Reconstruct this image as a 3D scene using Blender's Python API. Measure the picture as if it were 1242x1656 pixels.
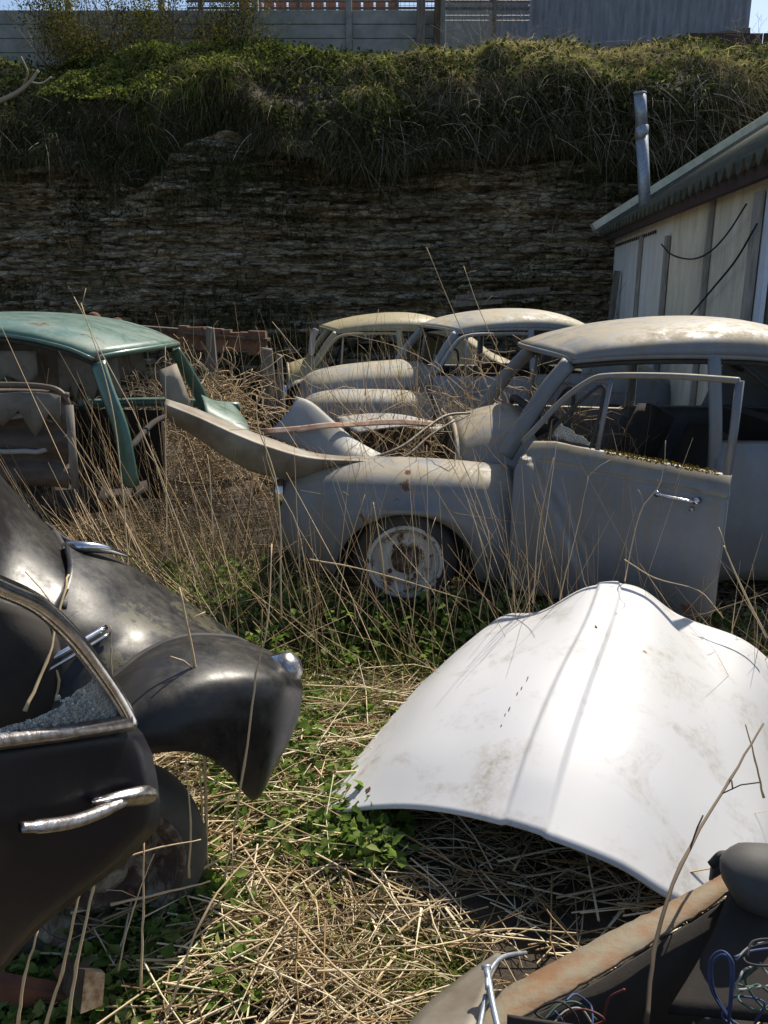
import bpy, math, random
import numpy as np
from mathutils import Vector, Matrix, noise
from math import sin, cos, pi, radians
S = bpy.context.scene
for o in list(bpy.data.objects): bpy.data.objects.remove(o)
C = S.collection
random.seed(7); RNG = np.random.default_rng(7)

# ------------------------------------------------------------------ camera
F, TH, H = 1290.0, radians(15), 1.5
cd = bpy.data.cameras.new('camera'); cam = bpy.data.objects.new('camera', cd); C.objects.link(cam)
cam.location = (0, 0, H); cam.rotation_euler = (radians(90) - TH, 0, 0)
cd.sensor_fit = 'VERTICAL'; cd.sensor_height = 24; cd.lens = 24 * F / 1656
cd.clip_start = 0.05; cd.clip_end = 600
S.camera = cam
S.render.resolution_x = 768; S.render.resolution_y = 1024
# ------------------------------------------------------------------ world, sun
SUN_AZ, SUN_EL = radians(34), radians(50)
w = bpy.data.worlds.new('World'); S.world = w; w.use_nodes = True
nt = w.node_tree; bg = nt.nodes['Background']
sky = nt.nodes.new('ShaderNodeTexSky'); sky.sky_type = 'NISHITA'; sky.sun_disc = False
sky.sun_elevation = SUN_EL; sky.sun_rotation = SUN_AZ
nt.links.new(sky.outputs[0], bg.inputs[0]); bg.inputs[1].default_value = 0.10
sl = bpy.data.lights.new('sun', 'SUN'); sl.energy = 4.7; sl.angle = radians(0.5); sl.color = (1, .925, .80)
so = bpy.data.objects.new('sun', sl); C.objects.link(so)
sd = Vector((sin(SUN_AZ) * cos(SUN_EL), cos(SUN_AZ) * cos(SUN_EL), sin(SUN_EL)))
so.rotation_euler = sd.to_track_quat('Z', 'Y').to_euler()
S.view_settings.view_transform = 'Standard'; S.view_settings.look = 'None'
S.view_settings.exposure = 0.5; S.view_settings.gamma = 1

# ------------------------------------------------------------------ helpers
def P(px, py, Y):
    a = (px - 621) / F; b = (828 - py) / F
    t = Y / (cos(TH) + b * sin(TH))
    return Vector((a * t, Y, H + (-sin(TH) + b * cos(TH)) * t))
def G(px, py, z=0.0):
    a = (px - 621) / F; b = (828 - py) / F
    t = (z - H) / (-sin(TH) + b * cos(TH))
    return Vector((a * t, (cos(TH) + b * sin(TH)) * t, z))
def V(*a): return Vector(a)

def mesh_obj(name, verts, faces, mat, parent=None, smooth=True):
    me = bpy.data.meshes.new(name)
    me.from_pydata([tuple(v) for v in verts], [], faces); me.update()
    if smooth: me.polygons.foreach_set('use_smooth', [True] * len(me.polygons))
    if isinstance(mat, (list, tuple)):
        for m in mat: me.materials.append(m)
    else: me.materials.append(mat)
    o = bpy.data.objects.new(name, me); C.objects.link(o)
    if parent: o.parent = parent
    return o
def np_obj(name, verts, quads, mat, parent=None, smooth=False, k=4):
    verts = np.asarray(verts, np.float32).reshape(-1, 3); quads = np.asarray(quads, np.int32).reshape(-1, k)
    me = bpy.data.meshes.new(name)
    me.vertices.add(len(verts)); me.vertices.foreach_set('co', verts.ravel())
    me.loops.add(quads.size); me.loops.foreach_set('vertex_index', quads.ravel())
    me.polygons.add(len(quads)); me.polygons.foreach_set('loop_start', np.arange(0, quads.size, k, dtype=np.int32))
    me.update(calc_edges=True)
    if smooth: me.polygons.foreach_set('use_smooth', [True] * len(quads))
    me.materials.append(mat)
    o = bpy.data.objects.new(name, me); C.objects.link(o)
    if parent: o.parent = parent
    return o
def empty(name, loc=(0, 0, 0), rz=0):
    o = bpy.data.objects.new(name, None); C.objects.link(o); o.location = loc; o.rotation_euler = (0, 0, rz)
    o.empty_display_size = .1
    return o
def tag(o, label=None, cat=None, group=None, kind=None):
    if label: o['label'] = label
    if cat: o['category'] = cat
    if group: o['group'] = group
    if kind: o['kind'] = kind
    return o
def solid(o, t, off=-1, rim=True):
    m = o.modifiers.new('s', 'SOLIDIFY'); m.thickness = t; m.offset = off; m.use_rim = rim
    return o
def bevel(o, wd=.004, seg=2):
    m = o.modifiers.new('b', 'BEVEL'); m.width = wd; m.segments = seg; m.limit_method = 'ANGLE'
    return o

def cr(pts, n=8, closed=False):
    """Catmull-Rom through pts; n samples per span"""
    p = [Vector(q) for q in pts]; out = []
    m = len(p); spans = m if closed else m - 1
    for i in range(spans):
        if closed: a, b, c, d = p[i - 1], p[i], p[(i + 1) % m], p[(i + 2) % m]
        else:
            b, c = p[i], p[i + 1]
            a = p[i - 1] if i else b * 2 - c
            d = p[i + 2] if i + 2 < m else c * 2 - b
        for k in range(n):
            t = k / n
            out.append(.5 * ((2 * b) + (c - a) * t + (2 * a - 5 * b + 4 * c - d) * t * t + (3 * b - a - 3 * c + d) * t ** 3))
    if not closed: out.append(p[-1].copy())
    return out
def patch(rows, n=6, m=6):
    """smooth grid through rows of points"""
    r2 = [cr(r, n) for r in rows]
    cols = [cr([r2[i][j] for i in range(len(r2))], m) for j in range(len(r2[0]))]
    return [[cols[j][i] for j in range(len(cols))] for i in range(len(cols[0]))]
def grid_obj(name, g, mat, parent=None, thick=0, hole=None, off=-1, flip=False):
    nr, nc = len(g), len(g[0]); vs = [p for r in g for p in r]; fs = []
    for i in range(nr - 1):
        for j in range(nc - 1):
            if hole and hole(g[i][j], i, j): continue
            f = (i * nc + j, i * nc + j + 1, (i + 1) * nc + j + 1, (i + 1) * nc + j)
            fs.append(f[::-1] if flip else f)
    o = mesh_obj(name, vs, fs, mat, parent)
    if thick: solid(o, thick, off)
    return o
class MB:
    def __init__(s): s.v = []; s.f = []
    def add(s, vs, fs):
        b = len(s.v); s.v += [Vector(v) for v in vs]; s.f += [tuple(b + i for i in f) for f in fs]
    def box(s, c, sz, rot=None):
        hx, hy, hz = sz[0] / 2, sz[1] / 2, sz[2] / 2
        vs = [Vector((x, y, z)) for x in (-hx, hx) for y in (-hy, hy) for z in (-hz, hz)]
        if rot is not None: vs = [rot @ v for v in vs]
        vs = [v + Vector(c) for v in vs]
        s.add(vs, [(0, 1, 3, 2), (4, 6, 7, 5), (0, 4, 5, 1), (2, 3, 7, 6), (0, 2, 6, 4), (1, 5, 7, 3)])
    def beam(s, a, b, wd, ht, up=(0, 0, 1)):
        a, b = Vector(a), Vector(b); t = (b - a).normalized(); sd_ = t.cross(Vector(up)).normalized(); u = sd_.cross(t)
        vs = [p + sd_ * i * wd / 2 + u * j * ht / 2 for p in (a, b) for i in (-1, 1) for j in (-1, 1)]
        s.add(vs, [(0, 1, 3, 2), (4, 6, 7, 5), (0, 4, 5, 1), (2, 3, 7, 6), (0, 2, 6, 4), (1, 5, 7, 3)])
    def tube(s, pts, r, n=8, closed=False, cap=True, asp=None, up=None):
        """asp=(a,b): elliptical half sizes; along side and up"""
        pts = [Vector(p) for p in pts]; m = len(pts); rings = []; prev = None
        for i in range(m):
            if closed: t = pts[(i + 1) % m] - pts[i - 1]
            else: t = pts[min(i + 1, m - 1)] - pts[max(i - 1, 0)]
            t = t.normalized() if t.length > 1e-9 else Vector((0, 0, 1))
            if up is not None: sdv = t.cross(Vector(up))
            elif prev is None: sdv = t.cross(Vector((0, 0, 1)) if abs(t.z) < .9 else Vector((1, 0, 0)))
            else: sdv = prev - t * prev.dot(t)
            if sdv.length < 1e-6: sdv = prev or Vector((1, 0, 0))
            sdv.normalize(); prev = sdv; u = sdv.cross(t)
            rr = r[i] if isinstance(r, (list, tuple)) else r
            A, B = asp if asp else (1, 1)
            rings.append([pts[i] + sdv * cos(2 * pi * k / n) * rr * A + u * sin(2 * pi * k / n) * rr * B for k in range(n)])
        vs = [p for q in rings for p in q]; fs = []
        for i in range(m if closed else m - 1):
            a, b = i * n, ((i + 1) % m) * n
            for k in range(n): fs.append((a + k, a + (k + 1) % n, b + (k + 1) % n, b + k))
        if cap and not closed: fs.append(tuple(range(n))[::-1]); fs.append(tuple((m - 1) * n + k for k in range(n)))
        s.add(vs, fs)
    def lathe(s, prof, c, axis='y', n=40):
        """prof: (radius, offset along axis)"""
        vs = []; fs = []; m = len(prof)
        for k in range(n):
            a = 2 * pi * k / n
            for r, h in prof:
                v = (r * cos(a), h, r * sin(a)) if axis == 'y' else ((h, r * cos(a), r * sin(a)) if axis == 'x' else (r * cos(a), r * sin(a), h))
                vs.append(Vector(v) + Vector(c))
        for k in range(n):
            for i in range(m - 1):
                fs.append((k * m + i, k * m + i + 1, ((k + 1) % n) * m + i + 1, ((k + 1) % n) * m + i))
        s.add(vs, fs)
    def build(s, name, mat, parent=None, smooth=True):
        return mesh_obj(name, s.v, s.f, mat, parent, smooth)
def one(fn, name, mat, parent=None, smooth=True):
    m = MB(); fn(m); return m.build(name, mat, parent, smooth)
def tubeo(name, pts, r, mat, parent=None, n=8, nn=6, **k):
    return one(lambda m: m.tube(cr(pts, nn) if nn > 1 else pts, r, n, **k), name, mat, parent)
def poly_prism(name, outline, thick_vec, mat, parent=None, smooth=False):
    n = len(outline); vs = [Vector(p) for p in outline] + [Vector(p) + Vector(thick_vec) for p in outline]
    fs = [tuple(range(n)), tuple(range(n, 2 * n))[::-1]] + [(i, n + i, n + (i + 1) % n, (i + 1) % n) for i in range(n)]
    return mesh_obj(name, vs, fs, mat, parent, smooth)
def tb(x, T):
    if x <= T[0][0]: return T[0][1]
    if x >= T[-1][0]: return T[-1][1]
    for i in range(len(T) - 1):
        if x <= T[i + 1][0]:
            x0, y0 = T[i]; x1, y1 = T[i + 1]; t = (x - x0) / (x1 - x0)
            m0 = (T[i + 1][1] - T[i - 1][1]) / (T[i + 1][0] - T[i - 1][0]) if i else (y1 - y0) / (x1 - x0)
            m1 = (T[i + 2][1] - y0) / (T[i + 2][0] - x0) if i + 2 < len(T) else (y1 - y0) / (x1 - x0)
            d = x1 - x0
            return (2 * t ** 3 - 3 * t * t + 1) * y0 + (t ** 3 - 2 * t * t + t) * m0 * d + (-2 * t ** 3 + 3 * t * t) * y1 + (t ** 3 - t * t) * m1 * d
def spow(v, p): return math.copysign(abs(v) ** p, v)
def vnoise(x, y, seed=0):
    xi = np.floor(x).astype(np.int64); yi = np.floor(y).astype(np.int64); fx = x - xi; fy = y - yi
    fx = fx * fx * (3 - 2 * fx); fy = fy * fy * (3 - 2 * fy)
    def h(a, b):
        n = (a * 374761393 + b * 668265263 + seed * 974634777) & 0xffffffff
        n = ((n ^ (n >> 13)) * 1274126177) & 0xffffffff
        return ((n ^ (n >> 16)) & 0xffff) / 65535.0
    return (h(xi, yi) * (1 - fx) + h(xi + 1, yi) * fx) * (1 - fy) + (h(xi, yi + 1) * (1 - fx) + h(xi + 1, yi + 1) * fx) * fy
def fbm(x, y, o=4, seed=0):
    s = 0; a = .5
    for i in range(o): s = s + a * (vnoise(x, y, seed + i) - .5) * 2; x = x * 2.03; y = y * 2.03; a *= .5
    return s

# ------------------------------------------------------------------ materials
def newmat(name):
    m = bpy.data.materials.new(name); m.use_nodes = True
    t = m.node_tree; return m, t, t.nodes['Principled BSDF']
def N(t, typ, **k):
    n = t.nodes.new(typ)
    for a, v in k.items():
        if a == 'inp':
            for i, x in v.items(): n.inputs[i].default_value = x
        else: setattr(n, a, v)
    return n
def L(t, a, b): t.links.new(a, b)
def col(c): return (c[0], c[1], c[2], 1)
def noise_n(t, scale, detail=6, rough=.6, vec=None, dist=0):
    n = N(t, 'ShaderNodeTexNoise', inp={'Scale': scale, 'Detail': detail, 'Roughness': rough, 'Distortion': dist})
    if vec: L(t, vec, n.inputs['Vector'])
    return n.outputs['Fac']
def ramp(t, f, stops):
    r = N(t, 'ShaderNodeValToRGB'); L(t, f, r.inputs[0]); e = r.color_ramp.elements
    while len(e) < len(stops): e.new(.5)
    for i, (p, c) in enumerate(stops): e[i].position = p; e[i].color = col(c) if not isinstance(c, (int, float)) else (c, c, c, 1)
    return r.outputs[0]
def mix(t, f, a, b, typ='MIX'):
    n = N(t, 'ShaderNodeMix', data_type='RGBA', blend_type=typ)
    if isinstance(f, (int, float)): n.inputs[0].default_value = f
    else: L(t, f, n.inputs[0])
    for i, x in ((6, a), (7, b)):
        if isinstance(x, (tuple, list)): n.inputs[i].default_value = col(x)
        else: L(t, x, n.inputs[i])
    return n.outputs[2]
def math_n(t, op, a, b=0.0, clamp=False):
    n = N(t, 'ShaderNodeMath', operation=op, use_clamp=clamp)
    for i, x in ((0, a), (1, b)):
        if isinstance(x, (int, float)): n.inputs[i].default_value = x
        else: L(t, x, n.inputs[i])
    return n.outputs[0]
def bump(t, p, h, s=.3, d=.01):
    b = N(t, 'ShaderNodeBump', inp={'Strength': s, 'Distance': d}); L(t, h, b.inputs['Height']); L(t, b.outputs[0], p.inputs['Normal'])
def coords(t, scale=(1, 1, 1)):
    g = N(t, 'ShaderNodeNewGeometry'); m = N(t, 'ShaderNodeMapping'); m.inputs['Scale'].default_value = scale
    L(t, g.outputs['Position'], m.inputs[0]); return m.outputs[0], g

RUST = (.14, .06, .03)
def spot(t, g, c, r_, n, k=2.2):
    """irregular patch of wear round the point c"""
    d = N(t, 'ShaderNodeVectorMath', operation='DISTANCE'); L(t, g.outputs['Position'], d.inputs[0]); d.inputs[1].default_value = tuple(c)
    a = math_n(t, 'SUBTRACT', 1.0, math_n(t, 'DIVIDE', d.outputs['Value'], r_))
    a = math_n(t, 'ADD', a, math_n(t, 'MULTIPLY', math_n(t, 'SUBTRACT', n, .5), k))
    return ramp(t, a, [(.42, 0), (.48, 1)])
def sep_z(t, g):
    s_ = N(t, 'ShaderNodeSeparateXYZ'); L(t, g.outputs['Position'], s_.inputs[0]); return s_.outputs[2]
def paint(name, c, dust=(.33, .29, .22), dusty=.5, rust=.45, rough=.42, coat=0.0, blotch=.25, spec=.5, metal=0.0, spots=(), patina=()):
    """old car paint; dusty: how much grime lies on upward faces; rust: 0 none .. 1 lots"""
    m, t, p = newmat(name); v, g = coords(t)
    n1 = noise_n(t, 3.2, 8, .65, v); n2 = noise_n(t, 26, 8, .7, v); n3 = noise_n(t, 7, 10, .72, v, .6)
    base = mix(t, ramp(t, n1, [(.35, 0), (.7, 1)]), c, tuple(x * (1 - blotch) for x in c))
    base = mix(t, math_n(t, 'MULTIPLY', ramp(t, n2, [(.5, 0), (.75, 1)]), .35), base, dust)
    s = N(t, 'ShaderNodeSeparateXYZ'); L(t, g.outputs['True Normal'], s.inputs[0])
    az = math_n(t, 'ABSOLUTE', s.outputs[2])
    top = ramp(t, az, [(.25, 0), (.8, 1)])
    nd = ramp(t, n3, [(.38, .15), (.58, 1)])
    dm = math_n(t, 'MULTIPLY', math_n(t, 'MULTIPLY', top, nd), dusty, True)
    base = mix(t, dm, base, dust)
    n4 = noise_n(t, 45, 6, .7, v)
    vs_, _g = coords(t, (1, 1, .12)); ns_ = noise_n(t, 16, 7, .7, vs_)
    base = mix(t, math_n(t, 'MULTIPLY', ramp(t, ns_, [(.48, 0), (.70, 1)]), dusty * .5), base, tuple(x * .55 for x in dust))
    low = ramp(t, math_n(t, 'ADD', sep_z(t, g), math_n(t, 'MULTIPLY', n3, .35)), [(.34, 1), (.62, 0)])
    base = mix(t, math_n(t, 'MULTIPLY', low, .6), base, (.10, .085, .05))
    rm = ramp(t, n3, [(.74 - .20 * rust, 0), (.76 - .20 * rust, 1)]) if rust > 0 else None
    if rust > 0:
        chips = math_n(t, 'MULTIPLY', ramp(t, n4, [(.70 - .06 * rust, 0), (.71 - .06 * rust, 1)]), ramp(t, n1, [(.45, 0), (.6, 1)]))
        rm = math_n(t, 'ADD', rm, chips, True)
        for c_, r_ in spots: rm = math_n(t, 'ADD', rm, spot(t, g, c_, r_, n4), True)
    ru = math_n(t, 'ADD', math_n(t, 'MULTIPLY', dm, .3), rough)
    if rust > 0:
        base = mix(t, rm, base, mix(t, n2, RUST, (.09, .04, .025)))
        ru = math_n(t, 'ADD', ru, math_n(t, 'MULTIPLY', rm, .4), True)
    for c_, r_ in patina: base = mix(t, math_n(t, 'MULTIPLY', spot(t, g, c_, r_, n2, 3.5), .4), base, mix(t, n2, (.17, .155, .07), (.06, .055, .03)))
    sc_, _g2 = coords(t, (1, 1, 1)); scr = noise_n(t, 90, 4, .8, sc_)
    ru = math_n(t, 'ADD', ru, math_n(t, 'MULTIPLY', math_n(t, 'SUBTRACT', n2, .5), .5), True)
    base = mix(t, math_n(t, 'MULTIPLY', ramp(t, scr, [(.62, 0), (.68, 1)]), .35), base, dust)
    L(t, base, p.inputs['Base Color']); L(t, ru, p.inputs['Roughness'])
    p.inputs['Metallic'].default_value = metal; p.inputs['Coat Weight'].default_value = coat; p.inputs['Coat Roughness'].default_value = .15
    p.inputs['Specular IOR Level'].default_value = spec
    bump(t, p, math_n(t, 'ADD', n2, n1), .12, .004)
    return m
def plain(name, a, b=None, scale=12, rough=.8, metal=0, bs=.3, bd=.004, stretch=(1, 1, 1), detail=8, lo=.35, hi=.65):
    m, t, p = newmat(name); v, g = coords(t, stretch); n = noise_n(t, scale, detail, .65, v)
    L(t, ramp(t, n, [(lo, a), (hi, b or tuple(x * .6 for x in a))]), p.inputs['Base Color'])
    p.inputs['Roughness'].default_value = rough; p.inputs['Metallic'].default_value = metal
    if bs: bump(t, p, n, bs, bd)
    return m
def leafy(name, stops, trans=.35, rough=.75):
    """foliage / straw: colour varies per island, light passes through"""
    m, t, p = newmat(name); g = N(t, 'ShaderNodeNewGeometry')
    c = ramp(t, g.outputs['Random Per Island'], stops)
    L(t, c, p.inputs['Base Color']); p.inputs['Roughness'].default_value = rough
    p.inputs['Specular IOR Level'].default_value = .04
    if trans >= .2: p.inputs['IOR'].default_value = 1.02
    if trans > 0:
        tr = N(t, 'ShaderNodeBsdfTranslucent'); L(t, mix(t, .5, c, mix(t, 1.0, c, (1.6, 1.9, .7), 'MULTIPLY')), tr.inputs[0])
        ms = N(t, 'ShaderNodeMixShader'); ms.inputs[0].default_value = trans
        L(t, p.outputs[0], ms.inputs[1]); L(t, tr.outputs[0], ms.inputs[2])
        L(t, ms.outputs[0], t.nodes['Material Output'].inputs[0])
    return m

M = {}
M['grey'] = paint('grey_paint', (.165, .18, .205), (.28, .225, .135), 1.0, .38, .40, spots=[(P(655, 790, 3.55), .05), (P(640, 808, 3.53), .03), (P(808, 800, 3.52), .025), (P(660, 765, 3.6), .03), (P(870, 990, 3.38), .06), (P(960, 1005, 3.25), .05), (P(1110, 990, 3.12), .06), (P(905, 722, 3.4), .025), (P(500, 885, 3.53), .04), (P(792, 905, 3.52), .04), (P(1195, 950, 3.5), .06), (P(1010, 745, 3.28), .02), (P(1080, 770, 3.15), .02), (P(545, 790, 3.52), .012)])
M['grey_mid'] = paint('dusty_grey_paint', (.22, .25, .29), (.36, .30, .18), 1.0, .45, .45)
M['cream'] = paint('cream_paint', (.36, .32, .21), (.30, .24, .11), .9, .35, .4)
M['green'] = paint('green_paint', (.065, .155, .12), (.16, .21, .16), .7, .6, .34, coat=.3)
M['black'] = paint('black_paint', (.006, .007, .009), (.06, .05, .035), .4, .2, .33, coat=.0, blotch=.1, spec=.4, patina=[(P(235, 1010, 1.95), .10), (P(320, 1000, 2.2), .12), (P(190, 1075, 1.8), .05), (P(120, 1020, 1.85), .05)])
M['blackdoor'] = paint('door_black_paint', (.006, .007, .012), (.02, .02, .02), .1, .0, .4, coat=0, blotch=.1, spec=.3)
M['white'] = None
M['chrome'] = plain('chrome', (.72, .73, .75), (.45, .44, .42), 30, .16, 1.0, .05)
M['oldchrome'] = plain('pitted_chrome', (.46, .46, .47), (.22, .18, .16), 70, .33, 1.0, .35)
M['rustbeam'] = plain('rusty_steel', (.20, .105, .05), (.20, .17, .115), 11, .85, 0, .7, .01, detail=12, lo=.4, hi=.6)
M['rust'] = plain('rust', (.17, .065, .03), (.07, .03, .02), 10, .9, 0, .6, .01)
M['rustlight'] = plain('flaking_rust', (.22, .105, .06), (.08, .045, .03), 14, .9, 0, .6, .01)
M['dark'] = plain('dark_interior', (.018, .016, .014), (.035, .027, .02), 6, .9, 0, .4, .01)
M['rubber'] = plain('old_rubber', (.02, .02, .02), (.045, .04, .035), 20, .75, 0, .3, .003)
M['hose'] = plain('faded_hose', (.045, .043, .04), (.07, .065, .06), 9, .7, 0, .4, .003)
M['greyrubber'] = plain('perished_rubber', (.06, .055, .045), (.10, .095, .07), 9, .85, 0, .4, .003)
M['wood'] = plain('grey_wood', (.20, .18, .15), (.10, .085, .07), 8, .9, 0, .5, .006, (4, 4, .6))
M['palewood'] = plain('weathered_batten', (.36, .34, .31), (.22, .205, .18), 8, .9, 0, .4, .004, (4, 4, .6))
M['wood_b'] = plain('brown_wood', (.11, .08, .055), (.05, .035, .025), 8, .9, 0, .5, .006, (4, 4, .6))
M['sheet'] = plain('weathered_sheet', (.24, .22, .18), (.12, .09, .06), 5, .6, .3, .25, .004)
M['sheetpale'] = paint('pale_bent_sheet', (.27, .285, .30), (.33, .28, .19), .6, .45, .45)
M['inner'] = plain('bare_inner_sheet', (.16, .13, .095), (.075, .05, .035), 6, .6, .4, .3, .004)
M['pinkrust'] = plain('flaking_cream_trim', (.50, .36, .27), (.27, .12, .06), 16, .75, 0, .3, .003)
M['lining'] = plain('rotten_headlining', (.20, .18, .15), (.10, .085, .07), 6, .95, 0, .4, .006)
M['hardboard'] = plain('hardboard', (.34, .30, .23), (.24, .21, .16), 5, .9, 0, .2, .003)
M['upholstery'] = plain('dusty_panel', (.05, .03, .02), (.11, .09, .075), 5, .8, 0, .5, .01, (1, 1, 2.5))
M['moss'] = leafy('moss', [(0, (.10, .08, .015)), (.5, (.20, .10, .02)), (1, (.07, .10, .02))], .2)
M['glass_frost'] = None
M['galv'] = plain('galvanised', (.36, .40, .45), (.22, .25, .29), 40, .45, .5, .1, .002)
M['cable'] = plain('black_cable', (.02, .02, .02), None, 10, .6, 0, 0)
M['straw'] = leafy('straw', [(0, (.13, .08, .04)), (.25, (.36, .25, .13)), (.6, (.66, .53, .34)), (.9, (.82, .71, .50)), (1, (.12, .07, .04))], .12, .65)
M['stalk'] = leafy('dry_stalk', [(0, (.20, .13, .07)), (.35, (.42, .30, .17)), (.75, (.62, .48, .30)), (1, (.26, .17, .10))], .05, .6)
M['twig'] = leafy('dead_twig', [(0, (.07, .05, .035)), (.5, (.15, .11, .075)), (1, (.28, .23, .17))], 0, .8)
M['paletwig'] = leafy('pale_stem', [(0, (.15, .12, .08)), (.6, (.32, .27, .20)), (1, (.42, .38, .30))], 0, .7)
M['nettle'] = leafy('nettle_leaf', [(0, (.05, .08, .02)), (.4, (.12, .18, .04)), (.8, (.20, .27, .08)), (1, (.30, .30, .14))], .4, .5)
M['grass'] = leafy('grass', [(0, (.07, .09, .02)), (.5, (.16, .19, .04)), (1, (.28, .29, .10))], .45, .5)
M['ivy'] = leafy('ivy', [(0, (.018, .024, .010)), (.5, (.045, .058, .020)), (.85, (.08, .09, .035)), (1, (.13, .13, .06))], .25, .5)
M['matgrass'] = leafy('matted_grass', [(0, (.03, .032, .015)), (.45, (.07, .07, .03)), (.8, (.14, .125, .065)), (1, (.28, .24, .15))], .25)
M['bankgrass'] = leafy('bank_grass', [(0, (.06, .075, .02)), (.4, (.15, .18, .04)), (.75, (.28, .29, .08)), (1, (.42, .37, .17))], .35, .6)
M['drygrass'] = leafy('dry_bank_grass', [(0, (.14, .11, .06)), (.5, (.36, .29, .17)), (1, (.58, .49, .32))], .3, .7)
M['bushleaf'] = leafy('bush_leaf', [(0, (.04, .045, .015)), (.5, (.10, .095, .03)), (1, (.19, .16, .06))], .35, .6)
for nme, c in (('wblue', (.03, .06, .17)), ('wgreen', (.03, .10, .06)), ('wwhite', (.28, .27, .25)), ('wred', (.16, .03, .025))):
    M[nme] = plain(nme, c, tuple(x * .5 + .02 for x in c), 25, .7, 0, 0)

# white bonnet paint: chalky, grimy scuffs
m, t, p = newmat('white_paint'); v, g = coords(t)
a = noise_n(t, 4.5, 9, .7, v, .5); b = noise_n(t, 38, 6, .75, v); c_ = noise_n(t, 1.4, 3, .5, v)
msk = math_n(t, 'MULTIPLY', ramp(t, a, [(.50, 0), (.68, .8)]), ramp(t, b, [(.38, .1), (.62, 1)]))
bs = mix(t, ramp(t, c_, [(.3, 0), (.7, 1)]), (.60, .595, .60), (.53, .52, .505))
bs = mix(t, msk, bs, (.30, .245, .18))
ch = ramp(t, noise_n(t, 11, 3, .5, v), [(.765, 0), (.775, 1)])
bs = mix(t, ch, bs, (.13, .06, .03))
WSP = [(988, 962, 2.72, .022), (598, 1278, 2.05, .012), (852, 1098, 2.33, .012), (843, 1112, 2.3, .012), (826, 1138, 2.26, .009), (818, 1155, 2.24, .010), (963, 1012, 2.6, .008)]
for x_, y_, Y_, r_ in WSP: bs = mix(t, spot(t, g, P(x_, y_, Y_), r_ * 1.6, b, 3.0), bs, (.12, .06, .03))
L(t, bs, p.inputs['Base Color']); p.inputs['Roughness'].default_value = .5; p.inputs['Coat Weight'].default_value = .05; p.inputs['Coat Roughness'].default_value = .3
bump(t, p, b, .05, .003); M['white'] = m
# wheel: white paint flaking to rust
m, t, p = newmat('flaking_wheel_paint'); v, g = coords(t)
a = noise_n(t, 14, 10, .75, v, .5)
L(t, ramp(t, a, [(.51, (.48, .46, .42)), (.55, (.34, .30, .25)), (.58, (.11, .055, .03)), (.7, (.05, .03, .022))]), p.inputs['Base Color'])
p.inputs['Roughness'].default_value = .8; bump(t, p, a, .5, .004); M['wheel'] = m
m, t, p = newmat('brown_wheel_paint'); v, g = coords(t)
a = noise_n(t, 11, 10, .75, v, .5)
L(t, ramp(t, a, [(.40, (.26, .23, .17)), (.47, (.17, .13, .09)), (.52, (.075, .045, .03)), (.7, (.035, .022, .017))]), p.inputs['Base Color'])
p.inputs['Roughness'].default_value = .85; bump(t, p, a, .5, .004); M['wheel_dark'] = m
# crazed glass
m, t, p = newmat('crazed_glass'); v, g = coords(t)
vo = N(t, 'ShaderNodeTexVoronoi', feature='DISTANCE_TO_EDGE', inp={'Scale': 130}); L(t, v, vo.inputs[0])
e = ramp(t, vo.outputs[0], [(.0, 1), (.12, .25)])
p.inputs['Base Color'].default_value = (.55, .56, .53, 1); p.inputs['Roughness'].default_value = .2
L(t, e, p.inputs['Alpha']); bump(t, p, vo.outputs[0], 1, .01); M['glass_frost'] = m
# ground
m, t, p = newmat('soil'); v, g = coords(t)
a = noise_n(t, 2.2, 10, .7, v); b = noise_n(t, 30, 8, .75, v)
cc = ramp(t, a, [(.3, (.035, .026, .018)), (.5, (.075, .055, .034)), (.62, (.12, .09, .055)), (.75, (.035, .045, .018))])
cc = mix(t, ramp(t, b, [(.35, 0), (.7, 1)]), cc, (.045, .033, .022))
L(t, cc, p.inputs['Base Color']); p.inputs['Roughness'].default_value = .95; bump(t, p, b, .8, .02); M['soil'] = m
# rock
m, t, p = newmat('bedded_limestone'); v2, _ = coords(t)
def warped(sc, amt):
    nn_ = N(t, 'ShaderNodeTexNoise', inp={'Scale': 2.3, 'Detail': 5}); L(t, v2, nn_.inputs['Vector'])
    a_ = N(t, 'ShaderNodeVectorMath', operation='MULTIPLY_ADD'); L(t, nn_.outputs['Color'], a_.inputs[0]); a_.inputs[1].default_value = (amt, amt, amt * .35); L(t, v2, a_.inputs[2])
    b_ = N(t, 'ShaderNodeVectorMath', operation='MULTIPLY'); L(t, a_.outputs[0], b_.inputs[0]); b_.inputs[1].default_value = sc; return b_.outputs[0]
w1 = warped((1.2, .5, 4.0), .45); w2 = warped((3.2, 1, 12), .35)
vc = N(t, 'ShaderNodeTexVoronoi', feature='F1', inp={'Scale': 4.0}); L(t, w1, vc.inputs[0])
vf = N(t, 'ShaderNodeTexVoronoi', feature='F1', inp={'Scale': 4.0}); L(t, w2, vf.inputs[0])
ve = N(t, 'ShaderNodeTexVoronoi', feature='DISTANCE_TO_EDGE', inp={'Scale': 4.0}); L(t, w2, ve.inputs[0])
vg = N(t, 'ShaderNodeTexVoronoi', feature='DISTANCE_TO_EDGE', inp={'Scale': 4.0}); L(t, w1, vg.inputs[0])
def red(n_):
    s_ = N(t, 'ShaderNodeSeparateColor'); L(t, n_.outputs['Color'], s_.inputs[0]); return s_.outputs[0]
b = noise_n(t, .8, 5, .6, v2); d = noise_n(t, 12, 10, .75, v2)
stone = mix(t, .5, ramp(t, red(vc), [(0, (.16, .12, .07)), (.5, (.44, .34, .20)), (.85, (.62, .51, .34)), (1, (.7, .64, .5))]), ramp(t, red(vf), [(0, (.10, .08, .055)), (.5, (.34, .28, .19)), (1, (.55, .48, .36))]))
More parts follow.
